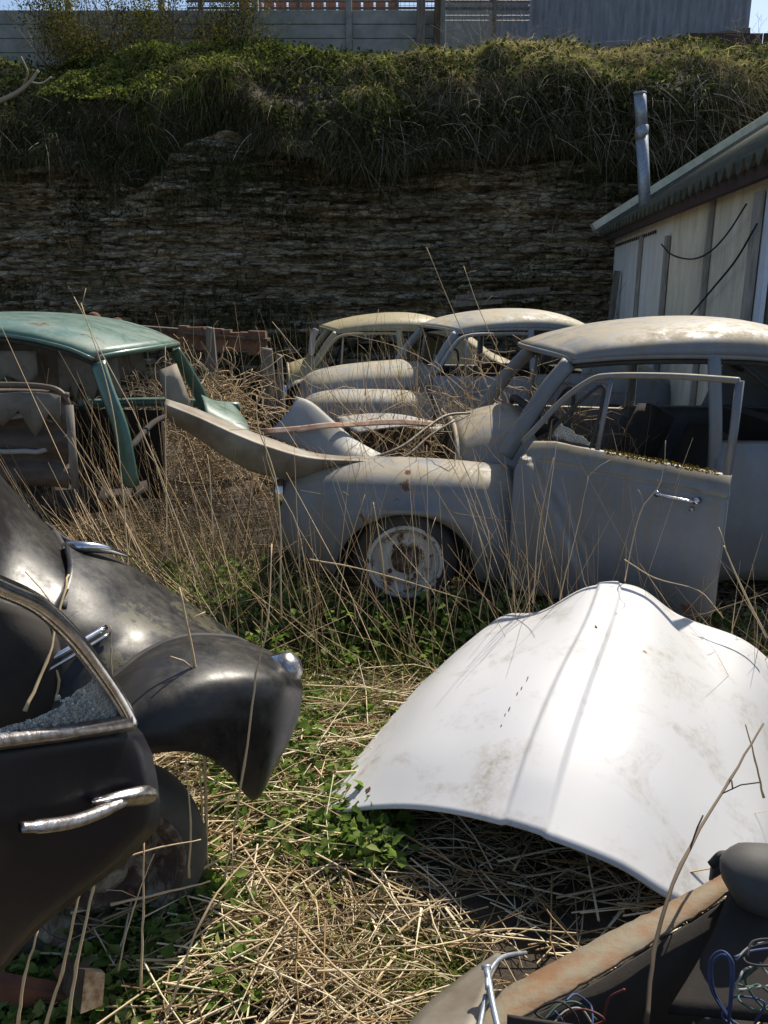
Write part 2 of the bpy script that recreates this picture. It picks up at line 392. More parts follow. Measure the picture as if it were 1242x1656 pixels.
cc = mix(t, ramp(t, b, [(.40, 0), (.6, .75)]), stone, mix(t, .5, stone, (.10, .105, .075)))
cc = mix(t, ramp(t, d, [(.52, 0), (.72, .8)]), cc, (.06, .05, .03))
crk = math_n(t, 'MULTIPLY', math_n(t, 'MINIMUM', ramp(t, ve.outputs[0], [(.0, .6), (.05, 1)]), ramp(t, vg.outputs[0], [(0, .45), (.05, 1)])), 1.0)
vb_, _g = coords(t, (1.1, 1.1, 8)); bed = noise_n(t, 2.4, 6, .6, vb_, .4)
cc = mix(t, ramp(t, bed, [(.36, .8), (.46, 0)]), cc, (.03, .025, .018))
cc = mix(t, crk, (.03, .025, .018), cc)
L(t, cc, p.inputs['Base Color']); p.inputs['Roughness'].default_value = .95; bump(t, p, math_n(t, 'ADD', math_n(t, 'ADD', math_n(t, 'MULTIPLY', d, .5), red(vf)), crk), .9, .05); M['rock'] = m
# shed panels: stained pale boards
def board(name, c, c2):
    m, t, p = newmat(name); v, g = coords(t, (1.5, 1.5, .35)); n = noise_n(t, 4, 9, .7, v); v2, _ = coords(t); n2 = noise_n(t, 40, 5, .6, v2)
    cc = ramp(t, n, [(.3, c), (.62, c2)]); cc = mix(t, ramp(t, n2, [(.55, 0), (.8, .35)]), cc, (.12, .13, .09))
    L(t, cc, p.inputs['Base Color']); p.inputs['Roughness'].default_value = .8; bump(t, p, n2, .15, .003); return m
M['panel_w'] = board('painted_board', (.80, .80, .79), (.62, .61, .57))
M['panel_c'] = board('stained_board', (.78, .73, .60), (.52, .48, .37))
M['panel_b'] = board('bluish_board', (.62, .68, .78), (.5, .55, .64))
M['corrug'] = plain('mossy_corrugated_sheet', (.035, .038, .025), (.10, .10, .065), 9, .85, 0, .4, .006)
M['verge'] = plain('pale_flashing', (.72, .70, .56), (.52, .52, .38), 9, .6, 0, .2, .004)
M['concrete'] = plain('concrete_panel', (.30, .31, .29), (.20, .21, .19), 5, .9, 0, .2, .004)
M['greywall'] = plain('grey_cladding', (.25, .27, .31), (.15, .165, .19), 4, .8, 0, .3, .004, (3, 3, .5))
M['darkboard'] = plain('dark_board', (.035, .022, .018), (.06, .035, .028), 6, .8, 0, .3, .004)
M['blueplastic'] = plain('blue_tarp', (.05, .10, .42), (.10, .16, .5), 5, .5, 0, 0)
M['orange'] = plain('orange_boards', (.45, .16, .08), (.35, .12, .06), 5, .7, 0, 0)
M['wire'] = plain('wire', (.25, .25, .27), None, 5, .5, .5, 0)

# ================================================================== GROUND
def gh(x, y):
    return (fbm(np.asarray(x) * .9, np.asarray(y) * .9, 4, 3) * .05 + fbm(np.asarray(x) * 5, np.asarray(y) * 5, 3, 9) * .014)
def ghs(x, y): return float(gh(np.array([x]), np.array([y]))[0])
def sheet(name, xs, ys, zf, mat, kind='structure'):
    X, Y = np.meshgrid(xs, ys); Z = zf(X, Y); nx, ny = len(xs), len(ys)
    v = np.stack([X, Y, Z], -1).reshape(-1, 3); i, j = np.meshgrid(np.arange(ny - 1), np.arange(nx - 1), indexing='ij')
    a = (i * nx + j).ravel(); q = np.stack([a, a + 1, a + 1 + nx, a + nx], -1)
    o = np_obj(name, v, q, mat, smooth=True); o['kind'] = kind; return o
xs = np.concatenate([np.linspace(-150, -8, 12), np.linspace(-7.5, 7.5, 380), np.linspace(8, 150, 12)])
ys = np.concatenate([np.linspace(-120, -2, 10), np.linspace(-1.5, 13, 380)])
sheet('ground', xs, ys, gh, M['soil'])

# ================================================================== CLIFF
CY = 11.6          # foot of the rock face
def cliff_y(X, Z):
    """distance of the face at (x, z)"""
    Zw = Z + .10 * fbm(X * .5, Z * .5, 3, 21)
    base = CY + .5 * fbm(X * .35, Z * .3, 3, 31) + .22 * fbm(X * 1.1, Z * .9, 4, 35)
    L1 = np.floor(Zw / .13); L2 = np.floor(Zw / .047)
    base = base + (vnoise(X * .8 + L1 * 7.3, L1 * 3.7, 41) - .5) * .34 + (vnoise(X * 2.6 + L2 * 5.1, L2 * 2.9, 43) - .5) * .17
    bx = np.floor(X * 2.3 + L1 * .37 + .3 * fbm(X * 1.5, Z, 2, 5))
    base = base + (vnoise(bx * 1.7, L1 * 2.1, 47) - .5) * .14 + fbm(X * 9, Z * 22, 2, 49) * .03
    return base
MT = 3.2          # where the vegetated mantle starts
TOPZ = 5.0
def mantle_edge(x): return MT + .75 * fbm(x * .6, x * 0 + 3.3, 3, 61)
def mantle(X, s):
    """s 0..1 from the lip of the rock to the top; returns y,z"""
    m = mantle_edge(X); top = TOPZ + .03 + .42 * fbm(X * .45, X * 0 + .7, 3, 63)
    b = fbm(X * .9, s * 3.0, 4, 67) * .46 + fbm(X * 2.6, s * 7, 3, 69) * .16
    y = CY - .28 + 2.25 * s ** 1.35 - b * .9; z = m - .1 + (top - m + .1) * np.sin(s * pi / 2) ** .85 + b * .26
    return y, z
nx, nz = 720, 330
X, Z = np.meshgrid(np.linspace(-11, 11, nx), np.linspace(-.2, 3.9, nz)); Z = np.minimum(Z, mantle_edge(X) + .02 + .1 * vnoise(X * 3, X * 0, 7) + Z * .01); Yc = cliff_y(X, Z)
v = np.stack([X, Yc, Z], -1).reshape(-1, 3)
i, j = np.meshgrid(np.arange(nz - 1), np.arange(nx - 1), indexing='ij'); a = (i * nx + j).ravel()
o = np_obj('cliff', v, np.stack([a, a + 1, a + 1 + nx, a + nx], -1), M['rock'], smooth=False); o['kind'] = 'structure'
nx2, ns = 500, 90
X, Sg = np.meshgrid(np.linspace(-11, 11, nx2), np.linspace(0, 1, ns)); Ym, Zm = mantle(X, Sg)
v = np.stack([X, Ym, Zm], -1)
X3, Y3 = np.meshgrid(np.linspace(-11, 11, nx2), [14.5, 25, 60]); Z3 = np.full_like(X3, TOPZ + .05)
v = np.concatenate([v, np.stack([X3, Y3, Z3], -1)]).reshape(-1, 3)
i, j = np.meshgrid(np.arange(ns + 2), np.arange(nx2 - 1), indexing='ij'); a = (i * nx2 + j).ravel()
o = np_obj('bank', v, np.stack([a, a + 1, a + 1 + nx2, a + nx2], -1), M['soil'], smooth=True); o['kind'] = 'structure'

# ---- leaf / blade builders (numpy, one mesh each)
def leaves(name, pos, size, mat, nrm=None, tilt=1.0, parent=None, fine=False):
    """leaves: small ones a bent diamond, fine=True two toothed halves folded at the midrib"""
    n = len(pos); pos = np.asarray(pos); size = np.asarray(size).reshape(-1, 1)
    d = RNG.normal(size=(n, 3)); d /= np.linalg.norm(d, axis=1, keepdims=True)
    u = RNG.normal(size=(n, 3)) * tilt + (np.array([0, 0, 1.0]) if nrm is None else np.asarray(nrm)); u /= np.linalg.norm(u, axis=1, keepdims=True)
    a = np.cross(u, d); a /= np.linalg.norm(a, axis=1, keepdims=True) + 1e-9; b = np.cross(u, a)
    if fine:
        prof = [(.05, .22), (.22, .44), (.34, .33), (.52, .36), (.62, .22)]; vs = [pos - a * size * .12, pos + a * size * .95 - u * size * .18]
        for sg in (1, -1):
            for x_, w_ in prof: vs.append(pos + a * size * x_ + b * size * w_ * sg + u * size * (.16 * w_ * 2 - .1 * x_))
        k = np.stack(vs, 1); base = (np.arange(n) * 12)[:, None, None]
        f = np.array([[0, 2, 3, 4, 5, 6, 1], [1, 11, 10, 9, 8, 7, 0]])[None]
        return np_obj(name, k.reshape(-1, 3), (base + f).reshape(-1, 7), mat, parent, k=7)
    k = np.stack([pos - a * size * .1, pos + a * size * .4 + b * size * .38 + u * size * .1, pos + a * size * 1.0, pos + a * size * .4 - b * size * .38 + u * size * .1], 1)
    q = np.arange(n * 4).reshape(n, 4)
    return np_obj(name, k.reshape(-1, 3), q, mat, parent)
def blades(name, pos, vec, wid, mat, droop=.3, seg=3, parent=None):
    """curved tapering grass blades / thin stems; pos root, vec tip offset"""
    n = len(pos); pos = np.asarray(pos); vec = np.asarray(vec); wid = np.asarray(wid).reshape(-1, 1)
    sdv = np.cross(vec, RNG.normal(size=(n, 3))); sdv /= np.linalg.norm(sdv, axis=1, keepdims=True) + 1e-9
    ln = np.linalg.norm(vec, axis=1, keepdims=True)
    bend = np.cross(vec, sdv); bend /= np.linalg.norm(bend, axis=1, keepdims=True) + 1e-9; bend = bend * ln * RNG.uniform(-.3, .3, (n, 1))
    rows = []
    for i in range(seg + 1):
        t = i / seg; c = pos + vec * t + bend * (t * t - t * .2) + np.array([0, 0, -1.0]) * ln * droop * t * t
        wv = sdv * wid * (1 - t * .85); rows.append(np.stack([c - wv, c + wv], 1))
    v = np.stack(rows, 1).reshape(n, (seg + 1) * 2, 3)
    base = (np.arange(n) * (seg + 1) * 2)[:, None, None]
    f = np.array([[2 * i, 2 * i + 1, 2 * i + 3, 2 * i + 2] for i in range(seg)])[None]
    return np_obj(name, v.reshape(-1, 3), (base + f).reshape(-1, 4), mat, parent)
def sticks(name, a, mid, b, r, mat, parent=None, taper=.55):
    """three-sided two-piece sticks"""
    n = len(a); a, mid, b = np.asarray(a), np.asarray(mid), np.asarray(b); r = np.asarray(r).reshape(-1, 1)
    d = b - a; d /= np.linalg.norm(d, axis=1, keepdims=True) + 1e-9
    s = np.cross(d, RNG.normal(size=(n, 3))); s /= np.linalg.norm(s, axis=1, keepdims=True) + 1e-9; u = np.cross(d, s)
    R = []
    for c, k in ((a, 1), (mid, .5 + taper / 2), (b, taper)):
        for q in range(3):
            an = 2 * pi * q / 3; R.append(c + (s * cos(an) + u * sin(an)) * r * k)
    v = np.stack(R, 1); base = (np.arange(n) * 9)[:, None, None]
    f = np.array([[i * 3 + q, i * 3 + (q + 1) % 3, i * 3 + 3 + (q + 1) % 3, i * 3 + 3 + q] for i in range(2) for q in range(3)])[None]
    return np_obj(name, v.reshape(-1, 3), (base + f).reshape(-1, 4), mat, parent)

# ---- vegetation of the bank
def on_mantle(n, s0=0., s1=1., x0=-8.5, x1=8.5, dens=None, pw=1.0):
    x = RNG.uniform(x0, x1, n * 3); s = s0 + (s1 - s0) * RNG.uniform(0, 1, n * 3) ** pw
    if dens is not None: k = RNG.uniform(0, 1, n * 3) < dens(x, s); x, s = x[k], s[k]
    x, s = x[:n], s[:n]; y, z = mantle(x, s); return np.stack([x, y, z], 1)
nr = np.array([0, -.8, .6])
p0 = on_mantle(30000, .1, .9, dens=lambda x, s: np.clip(.55 + 1.6 * fbm(x * 1.1, s * 4, 3, 71), .05, 1))
p0 += RNG.normal(size=p0.shape) * np.array([.03, .10, .05]) + np.array([0, -.06, .02])
tag(leaves('ivy_ground_cover', p0, RNG.uniform(.03, .075, len(p0)), M['ivy'], nr, .8), 'dark green ivy and herbs over the cliff lip', kind='stuff')
p0 = on_mantle(30000, .25, 1, dens=lambda x, s: np.clip(.2 + 2.6 * fbm(x * .75 + 3, s * 3, 3, 75), .02, 1))
vv = RNG.normal(size=p0.shape) * .5 + np.array([0, -.5, .55]); vv /= np.linalg.norm(vv, axis=1, keepdims=True)
ln = RNG.uniform(.10, .26, (len(p0), 1))
tag(blades('bank_grass', p0, vv * ln, RNG.uniform(.002, .005, len(p0)), M['bankgrass'], .5), 'bright green grass tufts near the top of the bank', kind='stuff')
p0 = on_mantle(30000, .3, 1, x0=.2, dens=lambda x, s: np.clip((s - .25) * 1.6 * (.75 + 1.5 * fbm(x * .9, s * 3, 3, 79)), 0, 1))
vv = RNG.normal(size=p0.shape) * .5 + np.array([0, -.6, .35]); vv /= np.linalg.norm(vv, axis=1, keepdims=True)
tag(blades('dry_bank_grass', p0, vv * RNG.uniform(.14, .36, (len(p0), 1)), RNG.uniform(.0015, .004, len(p0)), M['drygrass'], .7), 'pale dead grass matted on the right half of the bank', kind='stuff')
# long dark grass matting the lower half of the bank
p0 = on_mantle(30000, 0, .8, dens=lambda x, s: np.clip(.5 + 2.2 * fbm(x * .9 + 8, s * 3, 3, 171), .03, 1)); p0 += np.array([0, -.04, .03])
vv = RNG.normal(size=p0.shape) * .45 + np.array([0, -.6, -.15]); vv /= np.linalg.norm(vv, axis=1, keepdims=True)
tag(blades('matted_grass', p0, vv * RNG.uniform(.08, .24, (len(p0), 1)), RNG.uniform(.003, .007, len(p0)), M['matgrass'], .7), 'long dark grass matting the lower bank', kind='stuff')
p0 = on_mantle(9000, .3, .95, -4.6, -1.2, dens=lambda x, s: np.clip(.2 + 2.2 * fbm(x * 1.2 + 1, s * 3, 3, 175), 0.02, 1)); p0 += np.array([0, -.1, .05])
tag(leaves('sunlit_herbs', p0, RNG.uniform(.02, .05, len(p0)), M['bankgrass'], (0, -.4, .8), .8), 'sunlit yellow green herbs on the left half of the bank', kind='stuff')
p0 = on_mantle(26000, 0, .22); p0 += np.array([0, -.03, .0])
vv = RNG.normal(size=p0.shape) * .5 + np.array([0, -.5, -.35]); vv /= np.linalg.norm(vv, axis=1, keepdims=True)
tag(blades('lip_grass', p0, vv * RNG.uniform(.06, .26, (len(p0), 1)) * (.5 + vnoise(p0[:, 0] * 2.2, p0[:, 0] * 0, 5))[:, None], RNG.uniform(.003, .007, len(p0)), M['matgrass'], .7), 'ragged grass along the lip of the rock', kind='stuff')
# stones standing proud of the beds
n_ = 2600; xb_ = RNG.uniform(-8, 6, n_); zb_ = np.round(RNG.uniform(.2, 3.6, n_) / .13) * .13 + RNG.normal(0, .02, n_); k = zb_ < mantle_edge(xb_) - .05; xb_, zb_ = xb_[k], zb_[k]; n_ = len(xb_)
cb = np.stack([xb_, cliff_y(xb_, zb_) - .01, zb_], 1); hs = np.stack([RNG.uniform(.04, .18, n_), RNG.uniform(.03, .10, n_), RNG.uniform(.012, .04, n_)], 1)
sg = np.array([[x, y, z] for x in (-1, 1) for y in (-1, 1) for z in (-1, 1)], float); vb8 = cb[:, None] + sg[None] * hs[:, None] * RNG.uniform(.7, 1.1, (n_, 8, 3))
fb = np.array([(0, 1, 3, 2), (4, 6, 7, 5), (0, 4, 5, 1), (2, 3, 7, 6), (0, 2, 6, 4), (1, 5, 7, 3)])
o = np_obj('ledge_stones', vb8.reshape(-1, 3), ((np.arange(n_) * 8)[:, None, None] + fb[None]).reshape(-1, 4), M['rock']); tag(o, 'flat stones sticking out of the beds of the rock face', kind='stuff')
# hanging dark grass over the rock
xh = RNG.uniform(-8.5, 8.5, 80000); zh = RNG.uniform(.0, 3.5, 80000)
dn = fbm(xh * .55 + 5, zh * .75, 4, 81) * 2.3 + np.clip((zh - 2.7) * 1.1, -.3, .9) + np.clip((1.0 - zh) * .5, 0, .4) - .18
k = RNG.uniform(0, 1, 80000) < np.clip(dn, 0, 1); xh, zh = xh[k][:42000], zh[k][:42000]
p0 = np.stack([xh, cliff_y(xh, zh) - .02, zh], 1)
vv = RNG.normal(size=p0.shape) * .35 + np.array([0, -.55, -.35]); vv /= np.linalg.norm(vv, axis=1, keepdims=True)
tag(blades('hanging_grass', p0, vv * RNG.uniform(.12, .34, (len(p0), 1)), RNG.uniform(.003, .007, len(p0)), M['ivy'], .8), 'dark grass hanging in patches over the rock face', kind='stuff')
def tussocks(n, per, x0, x1, s0, s1, l0, l1, wd_, mat, label, dens=None, up=.3):
    c = on_mantle(n, s0, s1, x0, x1, dens=dens); n = len(c); cc_ = np.repeat(c, per, 0); sz = np.repeat(RNG.uniform(.6, 1.3, (n, 1)), per, 0)
    d = RNG.normal(size=(n * per, 3)) * .55 + np.array([0, -.55, up]); d /= np.linalg.norm(d, axis=1, keepdims=True)
    o = blades('tussock_grass', cc_ + RNG.normal(size=cc_.shape) * .03 * sz, d * sz * RNG.uniform(l0, l1, (n * per, 1)), RNG.uniform(wd_ * .5, wd_, n * per), M[mat], .75, 4); tag(o, label, kind='stuff')
tussocks(420, 60, -8.5, .3, .25, 1, .15, .34, .006, 'bankgrass', 'green grass tussocks on the left of the bank', lambda x, s: np.clip(.25 + 2.2 * fbm(x * .8, s * 2.5, 3, 91), .03, 1))
tussocks(520, 60, -.6, 8.5, .3, 1, .18, .42, .005, 'drygrass', 'bleached grass tussocks on the right of the bank', lambda x, s: np.clip(.35 + 2.0 * fbm(x * .8 + 4, s * 2.5, 3, 93), .05, 1))
tussocks(170, 50, -8.5, 8.5, 0, .5, .12, .30, .006, 'matgrass', 'dark grass tussocks hanging over the lip of the rock', None, -.1)
tussocks(180, 50, .0, 8.5, .45, 1, .15, .3, .006, 'bankgrass', 'green grass tussocks between the bleached ones', None)
# pale dead stems hanging
p0 = on_mantle(4200, .0, .95, dens=lambda x, s: np.clip(.15 + (x + 1) * .12, .08, 1))
p0 += np.array([0, -.12, 0])
vv = RNG.normal(size=p0.shape) * .55 + np.array([.1, -.45, -.25]); vv /= np.linalg.norm(vv, axis=1, keepdims=True)
tag(blades('dead_hanging_stems', p0, vv * RNG.uniform(.25, .75, (len(p0), 1)), RNG.uniform(.0018, .0045, len(p0)), M['paletwig'], .35, 4), 'pale dead stems trailing down the bank', kind='stuff')
xh = RNG.uniform(-6, 6, 500); zh = RNG.uniform(.2, 3, 500); p0 = np.stack([xh, cliff_y(xh, zh) - .05, zh], 1)
vv = RNG.normal(size=p0.shape) * .5 + np.array([0, -.35, .1]); vv /= np.linalg.norm(vv, axis=1, keepdims=True)
tag(blades('rock_face_stems', p0, vv * RNG.uniform(.2, .8, (len(p0), 1)), RNG.uniform(.002, .004, len(p0)), M['twig'], .2, 4), 'thin brown stems in front of the rock face', kind='stuff')
xh = RNG.uniform(-8.5, 6, 60000); zh = RNG.uniform(.1, 3.4, 60000)
k = RNG.uniform(0, 1, 60000) < np.clip(2.6 * fbm(xh * .8 + 21, zh * 1.2, 4, 191) - .05, 0, 1); xh, zh = xh[k][:22000], zh[k][:22000]
p0 = np.stack([xh, cliff_y(xh, zh) - .05, zh], 1) + RNG.normal(size=(len(xh), 3)) * .04
tag(leaves('rock_face_herbs', p0, RNG.uniform(.02, .05, len(p0)), M['ivy'], (0, -.7, .5), .9), 'mossy patches of small herbs over the rock face', kind='stuff')
xh = RNG.uniform(-6, 6, 1800); zh = RNG.uniform(.2, 3.3, 1800); p0 = np.stack([xh, cliff_y(xh, zh) - .05, zh], 1)
vv = RNG.normal(size=p0.shape) * .5 + np.array([0, -.35, .1]); vv /= np.linalg.norm(vv, axis=1, keepdims=True)
tag(blades('rock_face_stems', p0, vv * RNG.uniform(.12, .45, (len(p0), 1)), RNG.uniform(.0015, .0035, len(p0)), M['paletwig'], .3, 4), 'short pale stems trailing over the rock face', kind='stuff')
# low growth at the foot
xh = RNG.uniform(-6, 3, 9000); yh = RNG.uniform(9.2, 11.6, 9000); p0 = np.stack([xh, yh, gh(xh, yh)], 1)
vv = RNG.normal(size=p0.shape) * .4 + np.array([0, 0, .9])
tag(blades('foot_growth', p0, vv * RNG.uniform(.2, .6, (len(p0), 1)), RNG.uniform(.003, .006, len(p0)), M['ivy'], .3), 'dark rough growth along the foot of the cliff', kind='stuff')

# ================================================================== FENCES AND WALLS ON TOP
FY = 14.0
fr = empty('concrete_fence', (-2, FY, TOPZ)); tag(fr, 'pale concrete panel fence with posts along the top of the bank, left half', 'fence')
def rel(par, pts): return [Vector(q) - par.location for q in pts]
zt = P(500, 17, FY).z
for k in range(7):
    x0 = -9.2 + k * 1.45; x1 = x0 + 1.36
    for r_ in range(5):
        z1 = zt - r_ * .20; b = one(lambda m: m.box(Vector(((x0 + x1) / 2, FY, z1 - .097)) - fr.location, (x1 - x0, .05, .192)), 'board', M['concrete'], fr, False); bevel(b, .008)
    one(lambda m: m.box(Vector((x1 + .045, FY - .01, zt - .4)) - fr.location, (.09, .11, 1.1)), 'post', M['concrete'], fr, False)
def postthing(px, w_, zt_, mat, label, name='fence_post', cat='post', Y=FY - .15, lean=0, grp=None):
    b = P(px, 90, Y); o = one(lambda m: m.beam((0, 0, 0), (lean, 0, zt_), w_, w_, (0, 1, 0)), name, mat, None, False); o.location = (b.x, Y, TOPZ - .1)
    bevel(o, .006); tag(o, label, cat, grp); return o
postthing(680, .13, 1.25, M['wood'], 'thick grey wooden post where the concrete fence ends')
postthing(705, .10, 1.25, M['wood_b'], 'thinner brown wooden post right of the grey post on the bank', lean=.02)
# building beyond: rendered end + corrugated cladding
BY = 15.6
bw = empty('clad_building', (2.6, BY, TOPZ)); tag(bw, 'grey vertically clad building rising above the right half of the bank', 'building')
xa, xb, xc = P(722, 40, BY).x, P(795, 40, BY).x, P(1212, 40, BY).x
one(lambda m: m.box(((xa + xb) / 2 - 2.6, .4, .9), (xb - xa, .8, 2.4)), 'rendered_end', M['concrete'], bw, False)
vs, fs = [], []
nn = int((xc - xb) / .035)
for q in range(nn + 1):
    xx = xb - 2.6 + q * .035; yy = .0 if q % 4 < 2 else -.022
    vs += [(xx, yy, .05), (xx, yy, 2.1)]
    if q: fs.append((2 * q - 2, 2 * q, 2 * q + 1, 2 * q - 1))
mesh_obj('cladding', vs, fs, M['greywall'], bw, False)
one(lambda m: m.box(((xb + xc) / 2 - 2.6, .42, 1.0), (xc - xb - .02, .78, 2.2)), 'wall', M['greywall'], bw, False)
one(lambda m: m.beam((xb - 2.6 + .3, -.06, .42), (xc - 2.6, -.06, .92), .05, .22), 'weatherboard', M['wood'], bw, False)
db = one(lambda m: [m.box((q * .30, (q % 2) * .012, 0), (.285, .03, .62)) for q in range(9)], 'dark_board_fence', M['darkboard'], None, False)
db.location = (P(1125, 50, FY - .1).x, FY - .12, P(1125, 58, FY - .1).z - .28); tag(db, 'near black board fence at the top right of the bank', 'fence')
fg = empty('wire_fence', (-.9, 14.2, TOPZ)); tag(fg, 'wire netting fence with rails beyond the concrete panels', 'fence')
zr = P(500, 4, 14.2).z - TOPZ
one(lambda m: [m.tube([(-2.2 + q * .07, 0, .7), (-2.2 + q * .07, 0, 2.3)], .003, 4) for q in range(80)] + [m.tube([(-2.2, 0, zr - .25 + q * .07), (3.2, 0, zr - .25 + q * .07)], .003, 4) for q in range(20)], 'netting', M['wire'], fg)
for z_ in (zr - .07, zr + .03): one(lambda m: m.beam((-2.2, .03, z_), (3.2, .03, z_), .03, .03), 'rail', M['wood'], fg, False)
for q in range(4): one(lambda m: m.beam((-2 + q * 1.55, .04, 0), (-2 + q * 1.55, .04, 2.4), .07, .07, (0, 1, 0)), 'post', M['wood'], fg, False)
o = one(lambda m: [m.box((q * .22, 0, 0), (.18, .1, .35 - .03 * (q % 3))) for q in range(13)], 'stacked_boards', M['orange'], None, False); o.location = (P(395, 6, 16).x, 16, P(395, 6, 16).z + .02)
tag(o, 'orange boards standing behind the wire netting', 'boards')
o = tubeo('blue_rail', [(-1.6, 0, 0), (1.7, 0, 0)], .035, M['blueplastic'], None, nn=1); o.location = (-1.2, 15, P(500, 1, 15).z + .05); tag(o, 'bright blue rail above the wire netting', 'rail')
# behind left: foliage glimpsed
def cloud(name, c, r, n, size, mat, label, cat=None, par=None, sub=14, flat=.8):
    cs = RNG.normal(size=(sub, 3)); cs /= np.linalg.norm(cs, axis=1, keepdims=True); cs *= RNG.uniform(.2, .85, (sub, 1))
    k = RNG.integers(0, sub, n); q = RNG.normal(size=(n, 3)); q /= np.linalg.norm(q, axis=1, keepdims=True); q *= RNG.uniform(.3, 1, (n, 1)) ** .5 * .38
    pp = (cs[k] + q) * np.array(r) + np.array(c)
    return leaves(name, pp, RNG.uniform(.5, 1, n) * size, mat, None, 3, par)

# shrub on the bank, top left
sh = empty('shrub', (-3.5, 13.3, TOPZ - .2)); tag(sh, 'twiggy olive brown shrub growing against the concrete fence at top left', 'shrub')
mb = MB()
for q in range(90):
    a_ = random.uniform(-2.3, 1.2); x0 = random.uniform(-1.6, 1.4); d_ = Vector((random.gauss(0, .35), random.uniform(-.35, .1), random.uniform(.5, 1.5)))
    p0_ = Vector((x0, random.uniform(-.2, .2), 0)); mb.tube(cr([p0_, p0_ + d_ * .5 + Vector((random.gauss(0, .06), 0, 0)), p0_ + d_], 3), [.009 * (1 - .12 * z_) for z_ in range(7)], 4, cap=False)
    for w_ in range(4):
        e0 = p0_ + d_ * random.uniform(.3, .95); e1 = e0 + Vector((random.gauss(0, .2), random.gauss(-.05, .12), random.gauss(.05, .18))); mb.tube([e0, e1], .003, 3, cap=False)
mb.build('stem', M['twig'], sh)
n_ = 26000; cs = np.stack([RNG.uniform(-1.7, 1.75, 60), RNG.uniform(-.4, .2, 60), RNG.uniform(.1, 1.5, 60)], 1); k = RNG.integers(0, 60, n_)
pp = cs[k] + RNG.normal(size=(n_, 3)) * np.array([.17, .14, .15]); leaves('foliage', pp, RNG.uniform(.015, .04, n_), M['bushleaf'], None, 3, sh)
# bare bramble shrub behind bank centre right
def bare_shrub(loc, n, hgt, spread, label, mat='paletwig', name='bare_shrub', group=None, seed=1):
    rr = random.Random(seed); mb = MB()
    for q in range(n):
        p_ = Vector((rr.gauss(0, spread * .25), rr.gauss(0, spread * .2), 0)); d_ = Vector((rr.gauss(0, spread), rr.gauss(0, spread * .5), hgt * rr.uniform(.5, 1)))
        path = [p_ + d_ * t_ + Vector((0, 0, -.25 * d_.xy.length * t_ * t_)) + Vector((rr.gauss(0, .03), rr.gauss(0, .03), 0)) for t_ in (0, .3, .6, 1)]
        c_ = cr(path, 4); mb.tube(c_, [max(.0015, .006 * (1 - i_ / len(c_))) for i_ in range(len(c_))], 4, cap=False)
        for w_ in range(5):
            e0 = c_[rr.randrange(3, len(c_))]; e1 = e0 + Vector((rr.gauss(0, .12), rr.gauss(0, .1), rr.gauss(.06, .08))) * hgt; mb.tube([e0, e1], .002, 3, cap=False)
    o = mb.build(name, M[mat], None); o.location = loc; tag(o, label, 'shrub', group); return o
bare_shrub((1.6, 13.4, TOPZ - .1), 34, 1.0, .5, 'bare pale bramble bush in front of the clad building', seed=3)
bare_shrub((2.4, 13.0, TOPZ - .15), 30, .45, .7, 'low mat of dead bramble stems on top of the bank', seed=5)
bare_shrub((5.5, 13.2, TOPZ - .1), 12, .7, .3, 'few bare twigs before the dark board fence', seed=6)
# broken branch sticking out at left
o = one(lambda m: (m.tube(cr([(-.5, 0, -.16), (-.05, 0, .0), (.18, 0, .14), (.3, .05, .3)], 5), [.035 - .0012 * q for q in range(16)], 7),
                   m.tube(cr([(.1, 0, .1), (.2, -.05, .25), (.15, -.08, .42)], 4), .014, 5), m.tube(cr([(.2, 0, .16), (.36, -.05, .13), (.5, -.06, .2)], 4), .01, 5)), 'broken_branch', M['paletwig'])
o.location = P(25, 155, 11.0); tag(o, 'broken pale branch poking out of the bank at far left', 'branch')
# loose poles on the ledge behind the cars
for n_, (a_, b_, lb) in enumerate([((738, 481, 9.6), (888, 467, 9.9), 'long dark pole lying on the ledge above the cars, upper'), ((735, 493, 9.5), (812, 487, 9.7), 'shorter pole lying below the long pole behind the cars')]):
    pa, pb = P(*a_), P(*b_); o = one(lambda m: m.beam((0, 0, 0), pb - pa, .05, .05), 'pole', M['wood'], None, False); o.location = pa; tag(o, lb, 'pole')
    
# ================================================================== SHED
WA, WB = Vector((2.98, 10.85, 0)), Vector((2.44, 5.35, 0)); wd = (WB - WA).normalized(); WL = (WB - WA).length
sh = empty('shed', WA, math.atan2(wd.y, wd.x)); tag(sh, 'low shed with pale stained board walls and a corrugated roof', 'shed')
EZ = 2.27       # wall top; local x along wall towards camera, local y = away from yard (to the right)
def at_px(px, z=1.6):
    lo, hi = 0, WL
    for _ in range(40):
        mid = (lo + hi) / 2; q = WA + wd * mid; Zc = q.y * cos(TH) - (z - H) * sin(TH)
        if 621 + F * q.x / Zc < px: lo = mid
        else: hi = mid
    return lo
cuts = [0, at_px(1033), at_px(1078), at_px(1142), at_px(1222), WL]
pm = ['panel_w', 'panel_w', 'panel_c', 'panel_c', 'panel_b']
for q in range(5):
    a_, b_ = cuts[q], cuts[q + 1]
    o = one(lambda m: m.box(((a_ + b_) / 2, .02 + .004 * (q % 2), EZ / 2), (b_ - a_ - .012, .03, EZ)), 'wall_panel', M[pm[q]], sh, False)
for px, w_, zt_ in ((1033, .04, EZ - .12), (1076, .085, EZ - .2), (1142, .045, EZ - .02), (1217, .11, EZ - .1)):
    x_ = at_px(px); one(lambda m: m.box((x_, -.02, zt_ / 2), (w_, .035, zt_)), 'batten', M['palewood'], sh, False)
one(lambda m: m.box((WL / 2, 1.9, EZ / 2), (WL - .02, 3.6, EZ - .02)), 'shed_core', M['panel_c'], sh, False)
